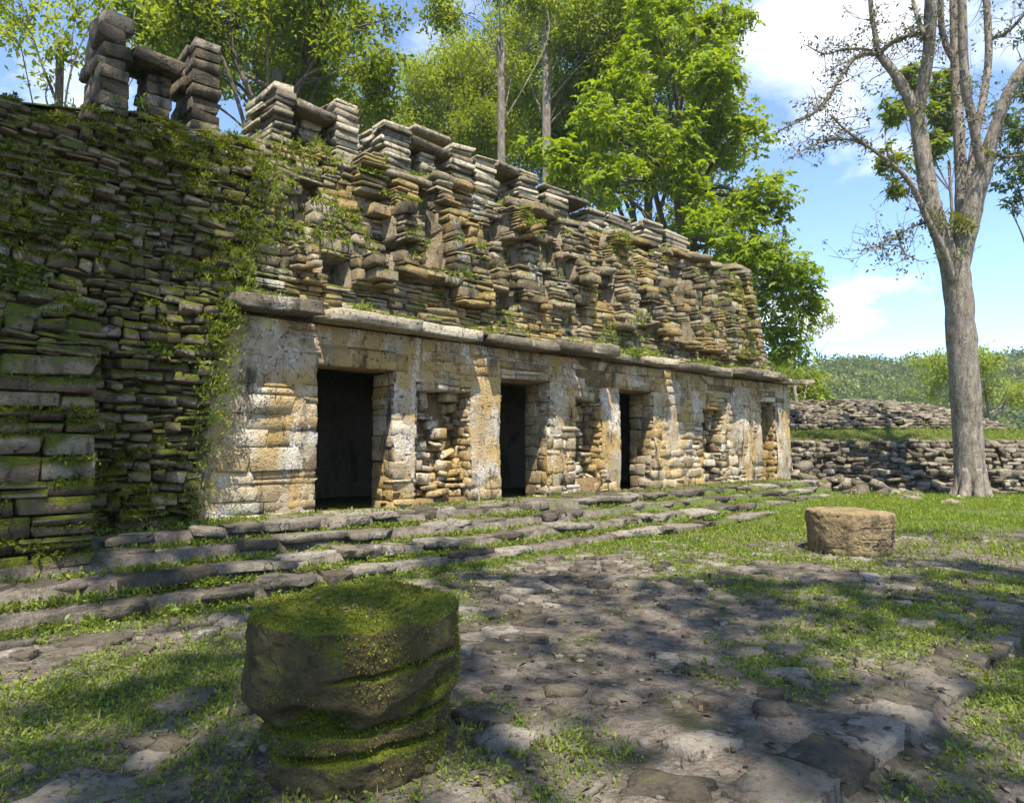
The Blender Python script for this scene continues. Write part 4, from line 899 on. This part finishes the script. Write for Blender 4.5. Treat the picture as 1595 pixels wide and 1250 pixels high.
tips.append(limb(tb, off, [(1486, 440), (1470, 390), (1446, 345), (1428, 305), (1414, 280), (1390, 256), (1352, 228), (1320, 205), (1292, 178)], 13, 3, -.4, -1.2))
tips.append(limb(tb, off, [(1352, 228), (1325, 218), (1298, 218), (1266, 226), (1232, 246)], 5, 1.6, -.9, -1.5, 6))
tips.append(limb(tb, off, [(1444, 345), (1420, 354), (1398, 365), (1370, 382), (1345, 388)], 4, 1.2, -.4, -1.0, 6))
tips.append(limb(tb, off, [(1400, 362), (1404, 385), (1416, 405)], 2.4, 1, -.7, -.8, 5))
tips.append(limb(tb, off, [(1536, 245), (1550, 200), (1566, 155), (1582, 125), (1612, 80)], 22, 16, -.4, -1))
tips.append(limb(tb, off, [(1530, 265), (1520, 215), (1512, 175), (1504, 140), (1500, 70), (1498, -20)], 16, 14, -.4, -.6))
tips.append(limb(tb, off, [(1508, 320), (1512, 260), (1522, 200), (1532, 150), (1540, 80), (1535, -20)], 13, 12, .4, 1.3))
tips.append(limb(tb, off, [(1488, 100), (1470, 60), (1465, 20), (1466, -20)], 12, 10, .9, .4))
tips.append(limb(tb, off, [(1540, 60), (1560, 55), (1580, 40), (1605, 10)], 8, 5, 1.2, .5))
tips.append(limb(tb, off, [(1548, 240), (1570, 244), (1600, 240)], 4, 3, -.4, -.8, 6))
trg = np.random.default_rng(44); EB, ED = [], []
for T in tips:                              # twigs and the small tufts that ride on the bare limbs
    for q in range(max(6, len(T) // 2)):
        i = trg.integers(len(T) // 4, len(T)); p = T[i]; d = norm(trg.normal(size=3) * [1, 1, .9] + [0, 0, .15]); L = trg.uniform(.35, 1.5); e = p + d * L; m = (p + e) / 2 + trg.normal(size=3) * .12
        C = curve([p, m, e], 4); tube(tb, C + off, np.linspace(.018, .006, len(C)), 4)
        for w in range(3):
            s = C[trg.integers(2, len(C))]; e2 = s + norm(trg.normal(size=3)) * trg.uniform(.2, .7); tube(tb, np.array([s, (s + e2) / 2 + trg.normal(size=3) * .04, e2]) + off, [.009, .007, .005], 3)
            if trg.random() < .6: n = trg.integers(3, 11); EB.append(e2 + trg.normal(size=(n, 3)) * .10); ED.append(trg.normal(size=(n, 3)) - [0, 0, .3])
    n = len(T) * 6; k = trg.integers(0, len(T), n); EB.append(T[k] + trg.normal(size=(n, 3)) * .07); ED.append(trg.normal(size=(n, 3)))
for a_ in np.linspace(0, 6.28, 8)[:-1]:    # root flare
    d_ = np.array([math.cos(a_ + .3), math.sin(a_ + .3), 0]); b_ = foot(1510, D0); tube(tb, curve([b_ + d_ * .24 + [0, 0, .9], b_ + d_ * .34 + [0, 0, .3], b_ + d_ * (.52 + .1 * math.sin(a_ * 5)) + [0, 0, -.1]], 5) + off, np.linspace(.2, .16, 11), 8)
obj('trunk', tb.mesh('trunk', True), BARK_PALE, ft)
EB, ED = np.concatenate(EB), np.concatenate(ED); obj('crown', leaf_mesh('crown', EB + off, ED, trg.uniform(.08, .19, len(EB)), trg.uniform(.04, .08, len(EB)), trg, trg.random(len(EB))), L_DRY, ft)
# ferns and bromeliads lodged in the forks
EB, ED = [], []
for (x, y, dd, n, s) in [(1500, 352, -.5, 70, .5), (1488, 345, -.2, 60, .4), (1428, 172, 0, 50, .35), (1470, 345, -.3, 40, .4), (1540, 240, -.8, 40, .35), (1502, 395, -.9, 40, .3), (1432, 195, -.3, 30, .3), (1458, 330, -.4, 20, .3)]:
    c = at(x, y, D0 + dd); EB.append(np.tile(c, (n, 1)) + trg.normal(size=(n, 3)) * .12); ED.append(norm(trg.normal(size=(n, 3)) + [0, 0, .35]) * s)
EB, ED = np.concatenate(EB), np.concatenate(ED); L = np.linalg.norm(ED, axis=1) * trg.uniform(.5, 1.1, len(EB)); obj('lodged_ferns', leaf_mesh('lodged_ferns', EB + off, ED, L, L * .13, trg, trg.random(len(EB))), L_MOSS, ft, kind='stuff')

# trees behind and beside the camera that shade the courtyard and the wing
def shade_tree(label, trunk, blobs, seed, gap=-.1, clump=.95):
    c = np.mean([b[0] for b in blobs], axis=0); make_tree('shade_tree', label, (*trunk, 0), (trunk[0] * .4 + c[0] * .6, trunk[1] * .4 + c[1] * .6, c[2] - 2.5), .4, blobs, None, L_MID, BARK_DARK, seed, clump=clump, per=11, length=.42, width=.2, gap=gap, twigs=False, group='courtyard shade trees')
def over(x, y, z, h, r, rz=None):           # a crown lump at height h that shades the point x,y,z
    p = np.array([x, y, z]) + SUN * ((h - z) / SUN[2]); return (p, (r, r, rz or r * .55))
shade_tree('tall shade tree on open ground behind the courtyard', (-10, -22), [over(-3.2, -5.4, 0, 22, 2.6), over(-1.0, -6.0, 0, 23, 2.6), over(-1.2, -3.4, 0, 22, 2.0), over(-4.8, -7, 0, 22, 2.5), over(.6, -7.6, 0, 21.5, 2.2), over(-2.0, -8.0, 0, 22.5, 2.4), over(-3.1, -6.1, .4, 21, .9)], 61, gap=.02)
shade_tree('tall shade tree with wide crown over the courtyard edge', (4, -22), [over(1.6, -4.6, 0, 22, 1.9), over(2.6, -6.6, 0, 22, 1.8), over(4.2, -4.2, 0, 23, 1.6), over(5.0, -6.9, 0, 22, 1.9), over(1.0, -3.0, 0, 21, 1.3), over(7.2, -7.2, 0, 22.5, 2.0), over(9.5, -6.6, 0, 23, 1.7), over(3.2, -8.6, 0, 22, 2.0), over(6.2, -9.0, 0, 22, 2.0)], 62, gap=.10)
shade_tree('leaning shade tree beside the mossy wing', (-16, -9), [over(-4.0, 0, 2.0, 21, 1.7, 1.6), over(-3.9, .2, 4.8, 21.5, 1.7, 1.6), over(-2.6, -.3, 1.0, 20.5, 1.1), over(-2.5, .4, 4.0, 21.5, 1.1), over(-6.5, -.5, 3, 21, 2.0, 1.8), over(-5.2, -1.5, 0.5, 20, 1.7), over(-2.6, 1.0, 6.8, 22, 1.2), over(-1.9, .2, 5.6, 22, .8), over(-2.0, -1.3, .4, 20.5, 1.0)], 63, gap=-.45, clump=.85)
# ------------------------------------------------------------------ weeds on the walls
wrg = np.random.default_rng(5)
def tuft_leaves(P, dirs, n, size, wid, rg, spread=.6, jit=.02):
    k = len(P); idx = np.repeat(np.arange(k), n); N = len(idx)
    B = P[idx] + rg.normal(size=(N, 3)) * jit; D = norm(dirs[idx] + rg.normal(size=(N, 3)) * spread); L = size[idx] * rg.uniform(.55, 1.2, N)
    tone = np.clip(np.repeat(rg.normal(.5, .22, k), n) + rg.normal(0, .1, N), 0, 1); return B, D, L, L * wid, tone
def stone_tops(stones, per, prob, seed):
    P = []; rg = np.random.default_rng(seed)
    for (M, c, kind, k, rnd, size) in stones:
        m = rg.poisson(per * size[0] / .35)
        if m == 0 or prob(c) < rg.random(): continue
        u = np.stack([rg.uniform(-.5, .5, m), rg.uniform(-.52, -.30, m), rg.uniform(.38, .5, m)], 1); P.append(u @ M.T + c)
    return np.concatenate(P)
pw = stone_tops(ws, 38, lambda c: float(np.clip(.62 + .9 * fbm(c * 1.1, 501, 3), .06, 1)), 1)
B1 = tuft_leaves(pw, np.tile([0, -.75, .25], (len(pw), 1)), 5, wrg.uniform(.03, .075, len(pw)), .42, wrg, .75, .02)
obj('wing_moss', leaf_mesh('wing_moss', *B1[:4], wrg, B1[4]), L_MOSS, kind='stuff', label='dark green moss and small weeds growing on the wing wall', category='moss')
pf = stone_tops(fz, 13, lambda c: float(np.clip(.34 + 1.25 * fbm(c * .8 + 4, 502, 3) + .9 * max(0, 3.95 - c[2]), 0, 1)), 2)
B2 = tuft_leaves(pf, np.tile([0, -.6, .5], (len(pf), 1)), 5, wrg.uniform(.04, .10, len(pf)), .38, wrg, .7, .025)
obj('frieze_weeds', leaf_mesh('frieze_weeds', *B2[:4], wrg, B2[4]), L_GROUND, kind='stuff', label='green weeds and ferns sprouting along cornice and frieze ledges', category='weeds')
# ferny clumps on the cornice ledge, the wing corner and the broken top
pc = []
for q in range(90): x = wrg.uniform(13.4, 15.4); pc.append((x, wrg.uniform(-.4, .8), 3.56 + wrg.uniform(0, .25)))
for q in range(520):
    x = wrg.uniform(-1.3, 15.2); d = float(fbm2(x * .9, 1., 503, 3))
    if d > -.05: pc.append((x, wrg.uniform(-.42, -.02), 3.55 + wrg.uniform(0, .06)))
for q in range(260): z = wrg.uniform(.8, 5.8); pc.append((wing_r(z) + wrg.normal(0, .16), float(wing_y(wing_r(z), z)) - wrg.uniform(0, .12), z))
for q in range(170): x = wrg.uniform(-6.5, 2); pc.append((x, float(wing_y(min(x, -.4), wtop(min(x, -.4)))) + wrg.uniform(-.1, .9), wtop(min(x, -.3)) + wrg.uniform(0, .12)))
for q in range(60): x = wrg.uniform(2, 12.8); pc.append((x, yb(6.5) + wrg.uniform(-.1, .3), ftop(x) + .12))
pc = np.array(pc); szf = np.where(pc[:, 0] < -.2, wrg.uniform(.03, .09, len(pc)), wrg.uniform(.06, .16, len(pc))); B3 = tuft_leaves(pc, np.tile([0, -.35, .7], (len(pc), 1)), 16, szf, .26, wrg, .75, .04)
obj('ledge_ferns', leaf_mesh('ledge_ferns', *B3[:4], wrg, B3[4]), L_GROUND, kind='stuff', label='small ferns rooted on the ledges of the ruin', category='ferns')

# moss fur on the near altar
J = mrg.normal(size=(len(pick), 3)) * .006; D = norm(nv[pick] + mrg.normal(size=(len(pick), 3)) * .8 - [0, 0, .15]); Lm = mrg.uniform(.006, .017, len(pick))
obj('moss_fur', leaf_mesh('moss_fur', ce[pick] + J, D, Lm, Lm * .55, mrg, np.clip(mrg.normal(.5, .25, len(pick)) , 0, 1)), leaf_mat('leaf_moss_fur', [(.1, (.05, .06, .006)), (.5, (.13, .145, .012)), (.9, (.24, .24, .025))], .25), altar1, kind='stuff')

# ------------------------------------------------------------------ ground cover
grg = np.random.default_rng(12)
def gauss_patch(x, y, cx, cy, rx, ry): return np.exp(-(((x - cx) / rx) ** 2 + ((y - cy) / ry) ** 2))
def cover(x, y):
    d = .17 + .55 * fbm2(x * .75, y * .75, 601, 3) + .35 * fbm2(x * 3., y * 3., 602, 2)
    d = d + .85 * gauss_patch(x, y, -3.35, -3.9, .9, .75) + .7 * gauss_patch(x, y, -3.8, -4.8, .8, .7) + .4 * gauss_patch(x, y, -2.3, -3.6, .8, .5) + .35 * gauss_patch(x, y, 1.5, -6.6, 1.2, .4) + .8 * gauss_patch(x, y, -2.0, -6.5, .35, .45) + .75 * gauss_patch(x, y, -.7, -8.15, 1.6, .22) + .7 * gauss_patch(x, y, 1.3, -8.1, 1.2, .28) + .5 * gauss_patch(x, y, 2.5, -7.2, 1.0, .3)
    d = d + .5 * sstep(-2.9, -2.25, y) * sstep(-1.6, -2.15, y) + .75 * sstep(4.3, 6.2, x + .5 * (y + 4)) + .45 * gauss_patch(x, y, .1, -6.9, .5, .4)
    d = d - .55 * gauss_patch(x, y, 1.0, -5.6, 1.8, 1.0) - .5 * gauss_patch(x, y, 2.2, -3.6, 1.2, .7) - .5 * gauss_patch(x, y, -1.3, -6.2, .6, .5)
    d = d - 2. * (np.hypot(x - A1[0], y - A1[1]) < .5) - 2. * (np.hypot(x - A2[0], y - A2[1]) < .6)
    return d
def scatter(n, x0, x1, y0, y1, f, rg):
    x = rg.uniform(x0, x1, n); y = rg.uniform(y0, y1, n); k = rg.random(n) < np.clip(f(x, y), 0, 1); x, y = x[k], y[k]; return np.stack([x, y, ground_z(x, y)], 1)
p1_ = scatter(112000, -5.2, 5.5, -9.2, -2.0, cover, grg)
dist = np.hypot(p1_[:, 0] - CAM[0], p1_[:, 1] - CAM[1])
Bg = tuft_leaves(p1_ + [0, 0, .004], np.tile([0, 0, .55], (len(p1_), 1)), 5, grg.uniform(.012, .030, len(p1_)) * (1 + .07 * dist), .5, grg, .75, .014)
obj('ground_weeds', leaf_mesh('ground_weeds', *Bg[:4], grg, Bg[4], .1), L_GROUND, kind='stuff', label='low bright green leafy weeds carpeting the courtyard soil', category='weeds')
pb_ = scatter(30000, -5.2, 6, -9.2, -2.0, lambda x, y: cover(x, y) * .7, grg); Bb = tuft_leaves(pb_, np.tile([0, 0, .9], (len(pb_), 1)), 3, grg.uniform(.03, .085, len(pb_)), .09, grg, .45, .01)
obj('grass_blades', leaf_mesh('grass_blades', *Bb[:4], grg, Bb[4], .1), leaf_mat('leaf_blade', [(.1, (.07, .09, .02)), (.5, (.13, .17, .03)), (.9, (.25, .25, .09))], .3), kind='stuff', label='thin grass blades among the courtyard weeds', category='grass')
def lawn(x, y):
    far = sstep(4.2, 7.5, x + .45 * (y + 4.5)); return far * np.clip(.62 + .7 * fbm2(x * .6, y * .6, 605, 3), .05, 1) * (np.hypot(x - A2[0], y - A2[1]) > .6)
p2_ = scatter(75000, 3.5, 26, -14, -1.9, lawn, grg); p2_ = np.vstack([p2_, scatter(9000, 14.9, 24, -2, 5, lambda x, y: lawn(x, y) * .8, grg)])
pp = np.array([proj(p)[0] for p in p2_]); p2_ = p2_[(pp > 700) & (pp < 1700)]
Bl = tuft_leaves(p2_, np.tile([0, 0, .8], (len(p2_), 1)), 5, grg.uniform(.045, .10, len(p2_)), .24, grg, .6, .03)
obj('lawn_grass', leaf_mesh('lawn_grass', *Bl[:4], grg, Bl[4]), leaf_mat('leaf_grass', [(.1, (.08, .12, .014)), (.5, (.16, .22, .022)), (.9, (.27, .31, .05))], .42), kind='stuff', label='sunlit short green grass between carved altar and mound', category='grass')
pm = []
for q in range(9000):
    th = grg.uniform(-3.0, .4); zq = grg.uniform(1.84, 2.3) if grg.random() < .75 else grg.uniform(.1, 3.6); pm.append(mound_pt(zq, np.array([th]), -.05)[0])
pm = np.array(pm); Bm = tuft_leaves(pm, np.tile([0, 0, .8], (len(pm), 1)), 4, grg.uniform(.06, .13, len(pm)), .25, grg, .5, .04)
obj('mound_grass', leaf_mesh('mound_grass', *Bm[:4], grg, Bm[4]), L_GROUND, kind='stuff', label='strip of green grass on the ledge of the stone mound', category='grass')
# weeds between the step stones
xs = grg.uniform(-6.5, 14.6, 20000); row = grg.integers(0, 5, len(xs)); yy = np.array([-2.08, -1.66, -1.24, -.84, -.12])[row] + grg.normal(0, .06, len(xs)) + np.where(grg.random(len(xs)) < .4, .38, 0) * (row < 4); zz = np.array([.02, .15, .31, .47, .62])[row] + np.where(yy > np.array([-2.08, -1.66, -1.24, -.84, -.12])[row] + .2, .155, 0)
k = fbm2(xs * 1.3, row * 7.7, 611, 3) + .25 > grg.normal(0, .18, len(xs)); P = np.stack([xs, yy, zz], 1)[k]
Bs = tuft_leaves(P, np.tile([0, -.35, .6], (len(P), 1)), 6, grg.uniform(.03, .075, len(P)), .45, grg, .75, .02)
obj('step_weeds', leaf_mesh('step_weeds', *Bs[:4], grg, Bs[4]), L_GROUND, kind='stuff', label='small leafy weeds growing in the joints of the steps', category='weeds')
# fallen leaves
pl = scatter(9000, -5, 7, -9, -2.1, lambda x, y: .35 + .4 * fbm2(x, y, 621, 2), grg); D = grg.normal(size=(len(pl), 3)) * [1, 1, .12]; Ll = grg.uniform(.025, .085, len(pl))
obj('fallen_leaves', leaf_mesh('fallen_leaves', pl + [0, 0, .012], D, Ll, Ll * .5, grg, grg.random(len(pl)), .1), leaf_mat('leaf_litter', [(.1, (.03, .022, .015)), (.5, (.085, .06, .038)), (.9, (.19, .14, .085))], .05), kind='stuff', label='brown fallen leaves scattered over the courtyard soil', category='leaves')
tb_ = Batch()
for q in range(330):
    x, y = grg.normal(16.8, .9), grg.normal(.0, 1.4); s_ = grg.uniform(.10, .36); hgt = max(0, .9 - abs(x - 15.9) * .5 - abs(y - .6) * .25)
    if x < 15.45 and y > -.6: continue
    M = rot3(*(grg.normal(size=3) * .35)) * np.array([s_ * 1.4, s_, s_ * .6]); V, F = ROUGH[int(grg.integers(20))]
    tb_.add(V @ M.T + np.array([x, y, float(ground_z(x, y)) + hgt * grg.uniform(.2, 1)]), F, grg.random())
obj('fallen_rubble', tb_.mesh('fallen_rubble'), M_MOUND, kind='stuff', label='fallen pale rubble between the temple end and stone mound', category='rubble')
# dry leaves lying on the near altar
td = grg.normal(size=(26, 2)) * .2; tz = np.full(26, .775); obj('dry_leaves', leaf_mesh('dry_leaves', np.column_stack([td, tz]), grg.normal(size=(26, 3)) * [1, 1, .1], grg.uniform(.02, .07, 26), grg.uniform(.012, .03, 26), grg, grg.random(26), .1), bpy.data.materials.get('leaf_litter'), altar1, kind='stuff')
# fallen twigs
tw = Batch()
for q in range(240):
    x, y = grg.uniform(-4.5, 5), grg.uniform(-8.8, -2.4); a = grg.uniform(0, 6.28); L = grg.uniform(.06, .3); z = float(ground_z(x, y)) + .012; d = np.array([math.cos(a), math.sin(a), 0]) * L
    p = np.array([x, y, z]); tube(tw, np.array([p, p + d * .5 + [*grg.normal(size=2) * .02, .006], p + d]), [.004, .0035, .002], 4)
obj('fallen_twigs', tw.mesh('fallen_twigs'), BARK_DARK, kind='stuff', label='thin dry twigs lying on the courtyard soil', category='twigs')
# pebbles
PB = Batch(); pbp = scatter(2600, -5, 9, -8.6, -2.2, lambda x, y: .5 + .5 * fbm2(x * .8, y * .8, 631, 2), grg)
for p in pbp:
    V, F = ROUGH[grg.integers(20)]; s = grg.uniform(.015, .06); a = grg.uniform(0, 6.28); R = np.array(Matrix.Rotation(a, 3, 'Z')); PB.add((V * [s * 1.5, s, s * .6]) @ R.T + p + [0, 0, .004], F, grg.random())
obj('pebbles', PB.mesh('pebbles'), M_STEP, kind='stuff', label='small grey stone chips strewn over the courtyard soil', category='gravel')
HAZE = True
HZ_ = Batch(); box(HZ_, -420, 560, -480, 560, -14, 62)
hm = bpy.data.materials.new('haze'); hm.use_nodes = True; hm.node_tree.nodes.clear(); hv = hm.node_tree.nodes.new('ShaderNodeVolumePrincipled'); ho = hm.node_tree.nodes.new('ShaderNodeOutputMaterial'); hm.node_tree.links.new(hv.outputs[0], ho.inputs['Volume'])
hv.inputs['Color'].default_value = (.75, .85, 1, 1); hv.inputs['Density'].default_value = .0003
if HAZE: obj('haze', HZ_.mesh('haze'), hm, kind='stuff', label='thin pale haze over the valley', category='haze')
